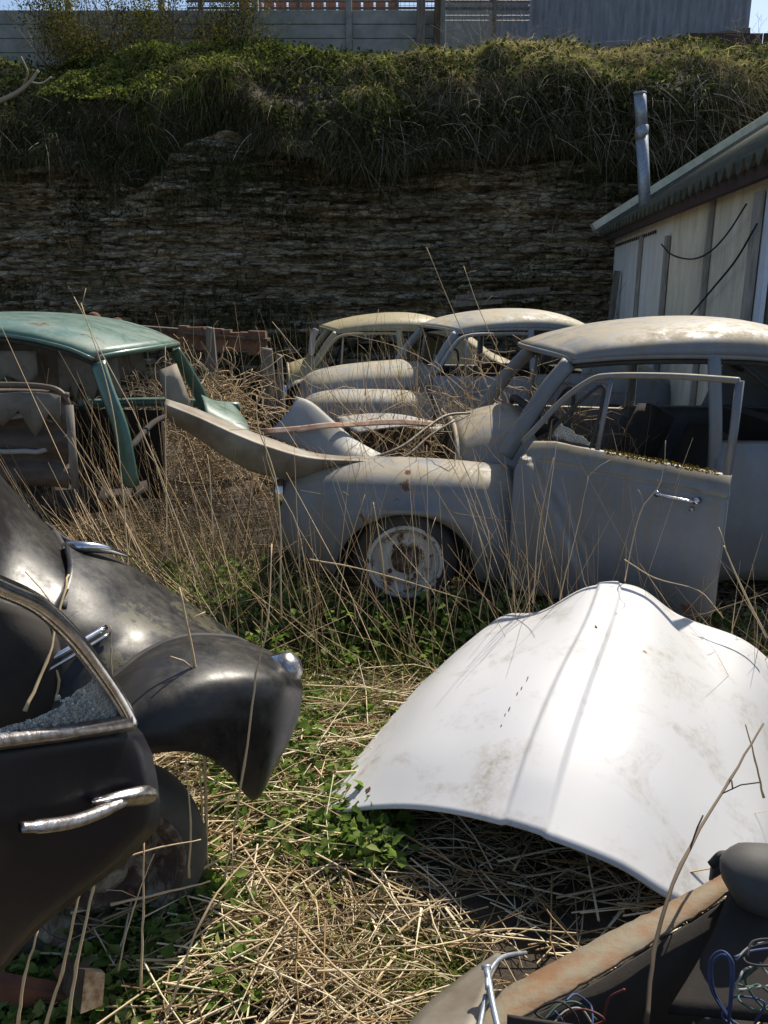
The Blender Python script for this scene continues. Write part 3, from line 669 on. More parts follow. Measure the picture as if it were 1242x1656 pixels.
one(lambda m: m.box((WL / 2 + .18, -.10, EZ - .01), (WL + .45, .05, .10)), 'fascia', M['darkboard'], sh, False)
for q in range(22): one(lambda m: m.box((.12 + q * .105, -.004, EZ - .12), (.02, .012, .035)), 'bolt', M['darkboard'], sh, False)
pit = math.tan(radians(32)); RW = 3.6
vs, fs = [], []; nc_ = int((WL + .62) / .016)
for q in range(nc_ + 1):
    x_ = -.2 + q * .016; zz = .045 * sin(x_ * 2 * pi / .192)
    for y_ in (-.17, RW): vs.append((x_, y_, EZ + .05 + (y_ + .17) * pit + zz))
    if q: fs.append((2 * q - 2, 2 * q, 2 * q + 1, 2 * q - 1))
solid(mesh_obj('roof', vs, fs, M['corrug'], sh), .008)
one(lambda m: m.beam((-.24, -.26, EZ + .13), (-.24, RW, EZ + .14 + (RW + .26) * pit), .22, .09), 'verge', M['verge'], sh, False)
one(lambda m: m.beam((-.36, -.22, EZ + .08), (-.36, RW, EZ + .08 + (RW + .22) * pit), .11, .03), 'verge_board', M['galv'], sh, False)
# gable infill
for x_ in (.0, WL): one(lambda m: m.add([(x_, .05, EZ), (x_, RW, EZ), (x_, RW, EZ + RW * pit - .1)], [(0, 1, 2)]), 'gable', M['panel_c'], sh, False)
def wl(px, py, off=-.06):
    z_ = 1.9
    for _ in range(6):
        s_ = at_px(px, z_); q = WA + wd * s_; z_ = P(px, py, q.y).z
    return Vector((s_, off, z_))
tubeo('cable', [wl(1080, 395), wl(1098, 412), wl(1130, 419), wl(1160, 408), wl(1190, 378), wl(1222, 330)], .007, M['cable'], sh, 6)
tubeo('slanting_cable', [wl(1130, 508), wl(1170, 462), wl(1205, 420), wl(1240, 362)], .008, M['cable'], sh, 6)
fl = empty('flue_pipe', P(1046, 330, 9.9)); tag(fl, 'galvanised flue pipe standing up through the shed roof', 'flue pipe')
b_ = fl.location; t1 = P(1038, 212, 9.9) - b_; t2 = P(1035, 150, 9.9) - b_; bot = V(.02, 0, -.35)
tubeo('lower_pipe', [bot, t1], .068, M['galv'], fl, 16, 1); tubeo('upper_pipe', [t1, t2], .066, M['galv'], fl, 16, 1)
one(lambda m: m.tube([t1 - V(0, 0, .09), t1 - V(0, 0, .02), t1 + V(0, 0, .06)], [.070, .074, .070], 16), 'collar', M['galv'], fl)
tubeo('rim', [t2 - V(0, 0, .02), t2 + V(0, 0, .005)], .072, M['galv'], fl, 16, 1)
for px, py0, lb in ((998, 438, 'short grey stake leaning against the far end of the shed'),):
    a_ = P(px, py0, 10.2); o = one(lambda m: m.beam((-.08, 0, -1.4), (0, 0, 0), .07, .05, (0, 1, 0)), 'stake', M['wood'], None, False); o.location = a_; tag(o, lb, 'stake')
bare_shrub((2.85, 10.0, .6), 16, 1.2, .35, 'bare thin bush beside the far corner of the shed', seed=11, mat='twig')

# ================================================================== CARS
def arch_z(x, xc, zc, a, b):
    d = (x - xc) / a
    return zc + b * math.sqrt(max(0, 1 - d * d)) if abs(d) < 1 else None
def wing(root, side, mat, xs0, xs1, top, yout, yin, bot, xc, zc, a, b, name='wing', thick=.006, ztin=.03):
    cols = sorted(set([round(xs0 + (xs1 - xs0) * q / 40, 4) for q in range(41)] + [round(xc + a * sin(pi / 2 * q / 12), 4) for q in range(-12, 13)]))
    g = []
    for x in cols:
        zt_ = tb(x, top); yo = tb(x, yout); yi = tb(x, yin); zb = tb(x, bot); az = arch_z(x, xc, zc, a, b)
        if az and az > zb: zb = az
        row = []
        for q in range(9):                       # crown from the inner edge over to the side
            an = pi * .5 * q / 8 + 0
            row.append(V(x, side * (yi + (yo - yi) * spow(sin(an), .85)), (zt_ - .0) - (.20) * (1 - spow(cos(an), .62))))
        row[0].z -= ztin; row[1].z -= ztin * .3
        for q in range(1, 13):
            t_ = q / 12; z_ = (zt_ - .20) + (zb - zt_ + .20) * t_
            row.append(V(x, side * (yo + .012 * sin(pi * t_) - .02 * t_ * t_), z_))
        g.append(row)
    return grid_obj(name, g, mat, root, thick, flip=side < 0)
def wheel(root, x, side, z, r=.19, R=.285, wdt=.13, y=None, mt='wheel', tyre='rubber'):
    y = .66 if y is None else y; o = empty('wheel'); o.parent = root; o.location = (x, side * y, z)
    s_ = side
    prof = [(r - .01, -wdt / 2), (r + .03, -wdt * .52), (R - .02, -wdt * .5), (R, -wdt * .3), (R + .003, 0), (R, wdt * .3), (R - .02, wdt * .5), (r + .03, wdt * .52), (r - .01, wdt / 2)]
    one(lambda m: m.lathe(prof, (0, 0, 0)), 'tyre', M[tyre], o)
    h = s_ * wdt / 2
    pr = [(r + .012, h * 1.02), (r + .006, h * 1.16), (r - .006, h * 1.1), (r - .012, h * .75), (r * .82, h * .5), (r * .80, h * .2), (r * .76, h * .12), (r * .66, h * .5), (r * .52, h * .62), (r * .44, h * .34), (r * .40, h * .30)]
    one(lambda m: m.lathe(pr, (0, 0, 0)), 'rim', M[mt], o)
    one(lambda m: m.lathe([(r * .42, h * .30), (r * .34, h * .34), (r * .3, h * .66), (r * .2, h * .74), (0.001, h * .75)], (0, 0, 0)), 'hub', M['wheel_dark'], o)
    for q in range(4): one(lambda m: m.lathe([(.011, h * .5), (.011, h * .75), (.001, h * .76)], (r * .52 * cos(q * pi / 2 + .6), 0, r * .52 * sin(q * pi / 2 + .6)), 'y', 6), 'wheel_nut', M['rust'], o)
    return o
ZC = [(1.36, 1.262), (1.5, 1.315), (1.75, 1.372), (2.05, 1.40), (2.35, 1.385), (2.65, 1.30), (2.9, 1.15), (3.1, 1.0), (3.25, .93), (3.45, .84), (3.62, .70), (3.72, .50)]
ZG = [(1.36, 1.215), (1.6, 1.238), (2.0, 1.245), (2.35, 1.225), (2.6, 1.16), (2.85, 1.0), (3.05, .86), (3.25, .78), (3.45, .70), (3.62, .58), (3.72, .42)]
WG = [(1.36, .50), (1.6, .56), (2.0, .59), (2.4, .585), (2.7, .57), (2.9, .60), (3.1, .62), (3.4, .58), (3.6, .50), (3.72, .40)]
ZG2 = [(1.36, 1.225), (1.5, 1.285), (1.75, 1.335), (2.1, 1.36), (2.5, 1.33), (2.7, 1.24), (2.85, 1.05), (3.05, .86), (3.25, .78), (3.45, .70), (3.62, .58), (3.72, .42)]
def roof_grid(ZG=ZG, up=0.0):
    g = []
    xs_ = [1.36 + (3.72 - 1.36) * q / 60 for q in range(61)]
    for x in xs_:
        zc, zg, w_ = tb(x, ZC) + up * min(1, (x - 1.36) / .3), tb(x, ZG), tb(x, WG); row = []
        for q in range(33):
            a_ = (q / 32 - .5) * pi; y = w_ * spow(sin(a_), .82); z = zg + (zc - zg) * abs(cos(a_)) ** .78
            fx = max(0, 1 - (x - 1.36) / .5); row.append(V(x - .09 * (1 - (y / w_) ** 2) * fx + .05 * fx * (abs(y) / w_) ** 6, y, z))
        g.append(row)
    return g
def saloon(name, loc, rz, mat, front=True, floor=True, pil=0.0, tall=False, near_panel=False, bonnet=False, near_door=True, far_door=True, scuttle=True, wheels=True, lining=False):
    R = empty(name, loc, rz); m_ = M[mat]
    g = roof_grid(ZG2, .02) if tall else roof_grid()
    grid_obj('roof', g, m_, R, .01, hole=lambda p_, i, j: 2.62 < p_.x < 3.02 and abs(p_.y) < .36)
    edge = lambda s_, x1=3.0: [V(*(r[0 if s_ < 0 else -1])) + V(0, s_ * .006, -.004) for r in g if r[0].x < x1]
    for s_ in (-1, 1): one(lambda m: m.tube(edge(s_), .011, 6), 'gutter', m_, R)
    one(lambda m: m.tube([p_ + V(-.004, 0, -.006) for p_ in g[0]], .014, 6), 'windscreen_header', m_, R)
    for s_ in (-1, 1): one(lambda m: m.tube([p_ + V(0, s_ * -.012, -.022) for p_ in edge(s_, 2.7)], 1, 6, asp=(.008, .014)), 'opening_seal', M['rubber'], R)
    # pillars
    for s_ in (-1, 1):
        one(lambda m: m.tube(cr([(1.10 + pil, s_ * .60, .78 - pil), (1.17 + pil * .75, s_ * .585, .90), (1.29 + pil * .4, s_ * .545, 1.08), (1.40, s_ * .50, 1.205)], 6), 1, 8, asp=(.040, .014), up=(0, 1, 0)), 'windscreen_pillar', m_, R)
        one(lambda m: m.tube(cr([(2.07, s_ * .672, .50), (2.06, s_ * .665, .86), (2.04, s_ * .60, 1.24)], 5), 1, 8, asp=(.032, .016), up=(0, 1, 0)), 'door_pillar', m_, R)
        # rear side: quarter panel, C panel, rear wing
        gq = []
        for q in range(36):
            x = 2.06 + (3.70 - 2.06) * q / 35; yo = tb(x, [(2.06, .70), (2.5, .705), (3.0, .70), (3.4, .64), (3.7, .44)]); zb = tb(x, [(2.06, .20), (3.2, .22), (3.7, .34)])
            az = arch_z(x, 2.80, .26, .34, .32); zb = max(zb, az or 0); row = []
            for k_ in range(12):
                t_ = k_ / 11; z_ = zb + (tb(x, [(2.06, .84), (3.0, .82), (3.4, .72), (3.7, .46)]) - zb) * t_; row.append(V(x, s_ * (yo - .035 * t_ ** 3 + .012 * sin(pi * t_)), z_))
            row.append(V(x, s_ * (yo - .075), row[-1].z + .012)); gq.append(row)
        grid_obj('quarter_panel', gq, m_, R, .01, flip=s_ > 0)
        gc = []
        for q in range(16):
            x = 2.60 + .52 * q / 15; zg, w_ = tb(x, ZG), tb(x, WG); zl = .835 if x < 3 else .82; row = []
            for k_ in range(8):
                t_ = k_ / 7; xx = x + (-.10 * (1 - t_)) * max(0, 1 - q / 5) ; row.append(V(xx, s_ * (.665 + (w_ - .665) * t_ + .015 * sin(pi * t_)), zl + (max(zg, zl) - zl) * t_))
            gc.append(row)
        grid_obj('rear_pillar', gc, m_, R, .01, flip=s_ > 0)
        if floor: one(lambda m: m.box((1.6, s_ * .66, .20), (1.0, .09, .09)), 'sill', m_, R, False)
        if wheels: wheel(R, 2.80, s_, .27, y=.60)
    if floor: one(lambda m: m.box((2.25, 0, .22), (2.4, 1.2, .03)), 'floor', M['dark'], R, False)
    else: one(lambda m: m.box((2.5, -.62, .55), (1.9, .03, .56)), 'inner_side', M['dark'], R, False)
    # seats
    for s_ in (-1, 1):
        sb = grid_obj('seat', patch([[V(1.62, s_ * .08, .42), V(1.62, s_ * .30, .42), V(1.62, s_ * .52, .42)], [V(1.98, s_ * .08, .40), V(2.0, s_ * .30, .41), V(1.98, s_ * .52, .40)], [V(2.04, s_ * .08, .6), V(2.06, s_ * .30, .6), V(2.04, s_ * .52, .6)], [V(2.14, s_ * .1, .86), V(2.16, s_ * .30, .88), V(2.14, s_ * .5, .86)]], 4, 4), M['dark'], R, .09)
    one(lambda m: m.box((2.62, 0, .62), (.12, 1.1, .5)), 'rear_seat', M['dark'], R, False)
    for s_ in [q for q in (1, -1) if (q == 1 and far_door) or (q == -1 and near_panel)]:
        gd = []
        for q in range(12):
            x = 1.14 + .91 * q / 11; gd.append([V(x, s_ * (.70 - .03 * (k_ / 8) ** 3), .22 + (.62 + .03 * (1 - q / 11)) * k_ / 8) for k_ in range(9)])
        dd_ = empty('door'); dd_.parent = R
        grid_obj('door_skin', gd, m_, dd_, .03)
        one(lambda m: m.tube(cr([(1.16, s_ * .66, .87), (1.33, s_ * .62, 1.10), (1.46, s_ * .595, 1.19), (1.75, s_ * .60, 1.205), (2.02, s_ * .60, 1.2), (2.04, s_ * .61, 1.15), (2.04, s_ * .665, .84)], 5), .017, 6), 'window_frame', m_, dd_)
        tubeo('quarterlight_bar', [(1.46, s_ * .6, 1.18), (1.43, s_ * .665, .87)], .012, m_, dd_, 6, 1)
    if scuttle:
        gs = []
        for q in range(9):
            x = .90 + .34 * q / 8; zt_ = .86 + .075 * sin(q / 8 * pi / 2); yw = .44 + .17 * (q / 8) ** 1.2; row = []
            for k_ in range(25):
                a_ = (k_ / 24 - .5) * pi; row.append(V(x + .06 * (abs(sin(a_)) ** 3) * (1 if q > 4 else 0), yw * spow(sin(a_), .75), .50 + (zt_ - .50) * abs(cos(a_)) ** .55))
            gs.append(row)
        grid_obj('scuttle', gs, m_, R, .01, flip=True)
        fr_ = [p_ + V(.004, 0, 0) for p_ in gs[0]]; c0 = len(fr_)
        mesh_obj('bulkhead', fr_ + [V(.905, 0, .35), V(.905, -.44, .35), V(.905, .44, .35)], [(k_, k_ + 1, c0) for k_ in range(c0 - 1)] + [(c0, c0 + 1, 0), (c0, c0 - 1, c0 + 2)], M['inner'], R, False)
        one(lambda m: m.tube([p_ + V(-.004, 0, .002) for p_ in gs[0]], .013, 6), 'bulkhead_lip', m_, R)
        one(lambda m: m.tube(cr([(1.30, -.5, .9), (1.27, -.25, .955), (1.26, 0, .965), (1.27, .25, .955), (1.30, .5, .9)], 4), .02, 6), 'dashboard', M['dark'], R)
        sw = [V(1.42 + .10 * cos(a_ * pi / 10) * .45, -.28 + .19 * sin(a_ * pi / 10), .90 + .19 * cos(a_ * pi / 10) * .86) for a_ in range(20)]
        one(lambda m: (m.tube(sw, .010, 6, closed=True), m.tube([V(1.42, -.28, .90), V(1.25, -.28, .80)], .018, 6), m.tube([sw[5], sw[15]], .007, 5), m.tube([sw[10], V(1.42, -.28, .9)], .007, 5)), 'steering_wheel', M['rubber'], R)
    TOP = [(.03, .64), (.06, .685), (.14, .735), (.3, .765), (.6, .765), (.85, .755), (1.12, .73)]
    YO = [(.03, .63), (.08, .70), (.2, .755), (.5, .785), (.9, .785), (1.12, .755)]
    YI = [(.03, .50), (.2, .44), (.6, .42), (1.12, .46)]
    BOT = [(.03, .42), (.08, .345), (.2, .30), (.3, .24), (1.0, .21), (1.12, .20)]
    if front:
        for s_ in (-1, 1):
            wg = wing(R, s_, m_, .03, 1.12, TOP, YO, YI, BOT, .63, .23, .335, .315, 'front_wing')
            tubeo('wing_seam', [(1.122, s_ * .46, .71), (1.124, s_ * .62, .715), (1.126, s_ * .72, .66), (1.126, s_ * .757, .54), (1.126, s_ * .762, .35), (1.124, s_ * .75, .21)], .007, M['rubber'], R)
            tubeo('bonnet_channel', [(.20, s_ * .44, .715), (.45, s_ * .42, .735), (.80, s_ * .43, .727), (1.10, s_ * .46, .705)], .008, M['rust'], R)
            one(lambda m: m.lathe([(.085, 0), (.095, -.012), (.105, 0), (.105, .03)], (.025, s_ * .565, .60), 'x', 28), 'headlamp_rim', M['chrome'], R)
            one(lambda m: m.lathe([(.001, -.03), (.05, -.022), (.088, 0)], (.025, s_ * .565, .60), 'x', 28), 'headlamp', M['galv'], R)
            if wheels: wheel(R, .63, s_, .30, .168, .245, y=.68, mt='wheel')
            if wheels: one(lambda m: m.box((.63, s_ * .55, .42), (.72, .05, .50)), 'wheelhouse', M['dark'], R, False)
            one(lambda m: m.box((.62, s_ * .42, .52), (.9, .02, .40)), 'inner_wing', M['inner'], R, False)
        one(lambda m: m.box((.12, 0, .46), (.03, .84, .30)), 'front_panel', M['inner'], R, False)
        one(lambda m: (m.box((.55, 0, .42), (.55, .3, .3)), m.tube([(.4, 0, .55), (.4, 0, .68)], .09, 12), m.tube([(.65, .05, .55), (.65, .05, .64)], .05, 10)), 'engine', M['rust'], R, False)
    if bonnet:
        gb = []
        for q in range(24):
            x = .10 + .98 * q / 23; zt_ = tb(x, [(.10, .64), (.13, .75), (.20, .84), (.4, .90), (.7, .935), (1.08, .955)]); w_ = tb(x, [(.10, .26), (.2, .34), (.5, .40), (1.08, .52)]); zl = tb(x, [(.10, .52), (.25, .64), (.6, .70), (1.08, .74)]); row = []
            for k_ in range(21):
                a_ = (k_ / 20 - .5) * pi; row.append(V(x, w_ * spow(sin(a_), .8), zl + (zt_ - zl) * abs(cos(a_)) ** .7))
            gb.append(row)
        grid_obj('bonnet', gb, m_, R, .008, flip=True)
    return R

# --- front grey car
X0 = -.53; Y0 = 3.52 + .785
car = saloon('abandoned_car', (X0, Y0, 0), 0, 'grey')
tag(car, 'large grey abandoned saloon in the middle distance with its front door ajar and bonnet gone', 'car')
# its open door: child empties are not needed, the door is one part with its own pieces
hx, hy = 1.15, -.78
dr = empty('door'); dr.parent = car; dr.location = (hx, hy, 0); dr.rotation_euler = (0, 0, radians(-30))
DW = .87
def dz_top(x): return .90 - .085 * x / DW - .02 * max(0, 1 - x / .12)
gdr = []
for q in range(100):
    x = -.01 + (DW + .01) * q / 99; row = []
    zb = .20 + (.05 * max(0, (x - DW + .06) / .06) ** 2); zt_ = dz_top(x)
    for k_ in range(91):
        t_ = k_ / 90; z_ = zb + (zt_ - zb) * t_
        xb_ = .40 * max(0.0, (1 - ((z_ - .18) / .64))) ** .62 if z_ < .82 else -.1
        pon = .042 / (1 + math.exp(-(xb_ - x) / .007)) * (1 - .25 * t_) * 1.7
        crease = .010 * math.exp(-((z_ - (zt_ - .085)) / .006) ** 2); x_s = max(0, .045 * (z_ - .76) / .13) * max(0, 1 - x / .25)
        y_ = -.02 * sin(pi * t_) - pon + crease + .05 * max(0, (t_ - .88) / .12) ** 2
        row.append(V(x + x_s, y_, z_))
    gdr.append(row)
dp = grid_obj('door_skin', gdr, M['grey'], dr, .035, flip=True)
FT = [(-.0, .0, .86), (.06, .012, .93), (.16, .03, 1.05), (.27, .045, 1.14), (.36, .05, 1.165), (.6, .05, 1.175), (.80, .045, 1.172), (.858, .04, 1.17)]
one(lambda m: m.tube(cr([V(*p_) + V(0, 0, .02) for p_ in FT], 4), 1, 8, asp=(.013, .016), up=(0, 1, 0)), 'window_frame', M['grey'], dr)
one(lambda m: m.tube([(.860, .04, 1.19), (.860, .03, 1.0), (.855, .01, .82)], 1, 8, asp=(.017, .014), up=(0, 1, 0)), 'window_frame', M['grey'], dr)
tubeo('quarterlight_bar', [(.36, .045, 1.18), (.33, .02, .87)], .011, M['grey'], dr, 6, 1)
one(lambda m: m.tube(cr([(.12, .015, .92), (.21, .03, 1.04), (.30, .04, 1.13), (.335, .04, 1.13), (.33, .035, 1.05), (.305, .02, .895), (.29, .015, .885), (.2, .01, .895)], 4, True), .008, 6, closed=True), 'quarterlight_seal', M['rubber'], dr)
jag = [(.13, .915), (.14, .955), (.155, .985), (.175, .96), (.2, .955), (.23, .93), (.26, .925), (.285, .905), (.30, .89), (.2, .9)]
poly_prism('broken_glass', [V(x, .022, z) for x, z in jag], (0, .004, 0), M['glass_frost'], dr)
one(lambda m: (m.tube(cr([(.60, -.05, .725), (.66, -.062, .722), (.75, -.055, .712)], 4), 1, 8, asp=(.006, .013), up=(0, 1, 0)), m.tube([(.75, -.045, .712), (.765, -.02, .71)], .014, 8), m.tube([(.605, -.03, .725), (.605, -.055, .725)], .012, 8)), 'handle', M['chrome'], dr)
one(lambda m: m.lathe([(.001, -.012), (.009, -.010), (.010, 0)], (.74, -.02, .672), 'y', 14), 'lock', M['oldchrome'], dr)
q_ = RNG.uniform(0, 1, 900); pm_ = np.stack([.36 + .46 * q_, RNG.normal(.015, .008, 900), np.array([dz_top(.36 + .46 * a) for a in q_]) + RNG.uniform(-.004, .014, 900)], 1)
tag(leaves('moss_line', pm_, RNG.uniform(.004, .012, 900), M['moss'], None, 2, dr), kind='stuff')

# --- middle grey car
car2 = saloon('abandoned_car', (-.86, 6.35 + .785, 0.0), radians(14), 'grey_mid', bonnet=True, near_panel=True)
tag(car2, 'dusty blue-grey saloon with closed bonnet, parked behind the large grey one', 'car')
# --- cream car at the back
car3 = saloon('abandoned_car', (-1.95, 8.8, -.06), radians(8), 'cream', front=False, scuttle=True, near_panel=True)
tag(car3, 'cream roofed saloon furthest back near the cliff', 'car')
# --- green car at left, facing right
car4 = saloon('abandoned_car', (.12, 4.3, 0.0), radians(180 - 6), 'green', front=False, far_door=False, scuttle=False, wheels=False, floor=False, pil=.14, tall=True)
tag(car4, 'gutted green saloon body shell without doors at the left', 'car')
car4.location = (.10, 4.15, 0)
# torn headlining + hanging boards (local coords of the green shell)
def rag(name, cx, cy, zt_, wd_, ln_, seed, parent, ax='x', mat='lining'):
    rr = random.Random(seed); rows = []
    for i_ in range(7):
        t_ = i_ / 6; row = []
        for j_ in range(9):
            u_ = j_ / 8 - .5; l_ = ln_ * (.55 + .45 * abs(sin(seed + j_ * 1.7)) + rr.uniform(0, .12)); off = .03 * sin(j_ * 1.9 + seed) * t_
            row.append(V(cx + u_ * wd_, cy + off, zt_ - l_ * t_) if ax == 'x' else V(cx + off, cy + u_ * wd_, zt_ - l_ * t_))
        rows.append(row)
    return grid_obj(name, rows, M[mat], parent, .003)
for k_, (cx, cy, zt_, wd_, ln_, ax) in enumerate([(1.75, .35, 1.30, .40, .28, 'x'), (2.0, .50, 1.26, .6, .16, 'x'), (1.50, .40, 1.24, .3, .22, 'x'), (1.46, .1, 1.26, .5, .16, 'y'), (2.25, .1, 1.33, .5, .30, 'x')]):
    rag('headlining', cx, cy, zt_, wd_, ln_, k_ + 2, car4, ax)
tubeo('far_waist_rail', [(1.05, -.60, .86), (1.5, -.64, .88), (2.06, -.66, .86)], .028, M['green'], car4)
tubeo('dash_rail', [(1.28, -.55, .84), (1.32, 0, .87), (1.28, .5, .80)], .016, M['dark'], car4)

# leftover pieces in front of the green shell
def pan(name, rows, mat, label, cat, thick=.006, n=5, m=5, off=-1):
    c0 = rows[0][0]; o = grid_obj(name, [[q - c0 for q in r] for r in patch(rows, n, m)], M[mat] if isinstance(mat, str) else mat, None, thick, off=off); o.location = c0
    tag(o, label, cat); return o
pan('hardboard_sheet', [[P(255, 600, 4.2), P(285, 588, 4.25)], [P(272, 665, 4.15), P(312, 660, 4.2)]], 'hardboard', 'tan square hardboard offcut standing at the end of the green shell', 'board', .006, 3, 3)
pan('scuttle_piece', [[P(325, 640, 4.45), P(350, 650, 4.5), P(375, 655, 4.5), P(398, 682, 4.45)], [P(330, 655, 4.2), P(355, 668, 4.2), P(380, 680, 4.2), P(402, 694, 4.2)], [P(335, 690, 4.1), P(355, 695, 4.1), P(380, 700, 4.1), P(402, 705, 4.1)]], 'green', 'crumpled pale green panel scrap right of the green shell', 'car panel', .006)
# seat / dusty stacked panel in the doorway of green car
pn = empty('door_lining_panel', P(40, 800, 3.35)); tag(pn, 'dusty brown slatted inner panel leaning by the green shell', 'car panel')
rows = []
for i_ in range(22):
    t_ = i_ / 21; y_ = 628 + 150 * t_; wv = .022 * sin(t_ * 6 * pi); rows.append([P(px, y_ + 8 * ((px + 40) / 160) ** 4, 3.35 + wv + .02 * sin(px * .05)) - pn.location for px in (-60, -20, 20, 60, 95, 112)])
grid_obj('lining_board', [cr(r, 4) for r in rows], M['upholstery'], pn, .02)
tubeo('frame_edge', [P(-60, 622, 3.33) - pn.location, P(60, 624, 3.33) - pn.location, P(104, 640, 3.33) - pn.location, P(116, 690, 3.33) - pn.location, P(122, 775, 3.33) - pn.location], .012, M['inner'], pn)
for y0, xa_, xb_, dd_ in ((655, -60, 96, 9), (676, 8, 98, 5), (716, -60, 84, 14)):
    tubeo('dusty_ridge', [P(xa_ + (xb_ - xa_) * t_, y0 + dd_ * sin(t_ * 3 + y0) + random.uniform(-4, 4), 3.31) - pn.location for t_ in (0, .2, .4, .55, .7, .85, 1)], .006, M['sheetpale'], pn, asp=(1, 1.8))
rg = [[P(x_, yt_ + (yb_ - yt_) * t_, 3.28 + .01 * sin(x_ * .2) * t_) - pn.location for x_, yt_, yb_ in ((-60, 636, 700), (-20, 636, 672), (5, 636, 690), (30, 634, 664), (58, 634, 708), (80, 636, 668), (98, 640, 690))] for t_ in (0, .3, .6, 1)]
grid_obj('torn_lining', rg, M['lining'], pn, .003)
o = tubeo('stake', [P(112, 655, 3.2), P(122, 790, 3.15)], .016, M['wood'], None, 7, 1); tag(o, 'mossy pale stake leaning beside the dusty panel', 'stake')

# --- bent body panels lying on the front wing
pan('bent_panel', [[P(268, 646, 3.62), P(322, 664, 3.62), P(382, 690, 3.62), P(440, 711, 3.64), P(512, 734, 3.70), P(622, 743, 3.78)],
                   [P(266, 652, 3.52), P(320, 673, 3.52), P(380, 700, 3.52), P(438, 722, 3.54), P(510, 740, 3.62), P(620, 746, 3.74)],
                   [P(265, 656, 3.50), P(318, 678, 3.50), P(378, 706, 3.50), P(436, 728, 3.52), P(508, 745, 3.60), P(618, 748, 3.73)],
                   [P(268, 668, 3.51), P(316, 694, 3.51), P(374, 726, 3.51), P(432, 748, 3.53), P(505, 758, 3.61), P(608, 751, 3.74)],
                   [P(276, 680, 3.55), P(320, 708, 3.55), P(375, 744, 3.55), P(430, 767, 3.57), P(500, 772, 3.65), P(595, 755, 3.77)],
                   [P(282, 678, 3.64), P(324, 706, 3.64), P(378, 742, 3.64), P(430, 766, 3.66), P(500, 771, 3.72), P(590, 755, 3.82)]], 'sheet', 'long brownish gutter shaped panel sagging from the green shell to the grey wing', 'car panel', .004, 7, 4)
pan('bent_panel', [[P(474, 641, 4.02), P(503, 651, 4.02), P(535, 678, 4.0), P(575, 712, 3.98), P(622, 738, 3.93)],
                   [P(478, 646, 3.99), P(502, 656, 3.98), P(532, 682, 3.97), P(572, 716, 3.95), P(620, 740, 3.91)],
                   [P(462, 672, 3.94), P(490, 688, 3.92), P(520, 706, 3.91), P(560, 728, 3.89), P(612, 742, 3.87)],
                   [P(430, 702, 3.93), P(470, 718, 3.90), P(505, 730, 3.88), P(550, 740, 3.86), P(600, 745, 3.85)]], 'sheetpale', 'pale grey triangular bent panel with bolt holes lying on the scrap', 'car panel', .004)
o = pan('trim_strip', [[P(425, 694, 3.85), P(480, 690, 3.88), P(530, 684, 3.92), P(562, 684, 4.0), P(640, 678, 4.15), P(704, 684, 4.3)], [P(425, 703, 3.83), P(480, 699, 3.86), P(530, 693, 3.90), P(562, 691, 3.98), P(640, 687, 4.13), P(704, 690, 4.28)]], 'pinkrust', 'flaking pinkish cream trim strip lying across the bent panels', 'trim')
pan('bonnet_scrap', [[P(545, 676, 4.9), P(600, 670, 4.9), P(650, 672, 4.85), P(706, 684, 4.75)], [P(562, 690, 4.5), P(610, 688, 4.5), P(655, 688, 4.5), P(700, 690, 4.5)], [P(575, 702, 4.4), P(620, 694, 4.4), P(660, 690, 4.42), P(700, 690, 4.45)]], 'sheetpale', 'pale curved panel edge lying over the empty engine bay', 'car panel', .006)
o = tubeo('stay_rod', [P(600, 742, 3.82), P(650, 722, 3.9), P(690, 692, 4.05), P(722, 672, 4.2), P(760, 668, 4.3)], .008, M['sheet'], None, 6); tag(o, 'thin bent metal rod arching over the engine bay, upper of two', 'rod')
o = tubeo('stay_rod', [P(604, 748, 3.80), P(655, 738, 3.85), P(695, 705, 3.98), P(735, 680, 4.1)], .007, M['sheet'], None, 6); tag(o, 'thin bent metal rod below the other over the engine bay', 'rod')
# white curved pillar by the cream car
o = tubeo('window_pillar', [P(503, 574, 8.0), P(505, 550, 8.0), P(511, 532, 8.0)], .03, M['sheetpale'], None, 8); tag(o, 'short white curved strip standing left of the cream roof', 'car trim')

# ---- scrap row behind
gr = empty('scrap_girder', P(60, 520, 7.6)); tag(gr, 'long rusty brown girder with flaking edge lying behind the green roof', 'girder')
a_, b_ = P(60, 517, 7.6) - gr.location, P(300, 535, 7.5) - gr.location
one(lambda m: m.beam(a_, b_, .14, .035), 'top_flange', M['wood_b'], gr, False)
one(lambda m: m.beam(a_ - V(0, 0, .1), b_ - V(0, 0, .1), .03, .17), 'web', M['rustlight'], gr, False)
for px, py in ((152, 515), (190, 524)): one(lambda m: m.lathe([(.001, -.06), (.05, -.05), (.06, 0), (.05, .05), (.001, .06)], P(px, py, 7.5) - gr.location, 'y', 12), 'lug', M['rust'], gr)
g2 = empty('scrap_girder', P(300, 555, 7.3)); tag(g2, 'crumbling orange-brown rusted beam between the wooden posts', 'girder')
mb = MB()
for q in range(10):
    pa = P(298 + q * 14, 545 + q * 1.0, 7.3) - g2.location; mb.box(pa + V(0, 0, random.uniform(-.02, .02)), (.078, .12, .18 + random.uniform(-.03, .04)), Matrix.Rotation(random.uniform(-.05, .05), 3, 'Y'))
mb.build('beam_body', M['rustlight'], g2, False)
one(lambda m: m.beam(P(292, 538, 7.3) - g2.location, P(435, 549, 7.3) - g2.location, .2, .02), 'beam_cap', M['wood_b'], g2, False)
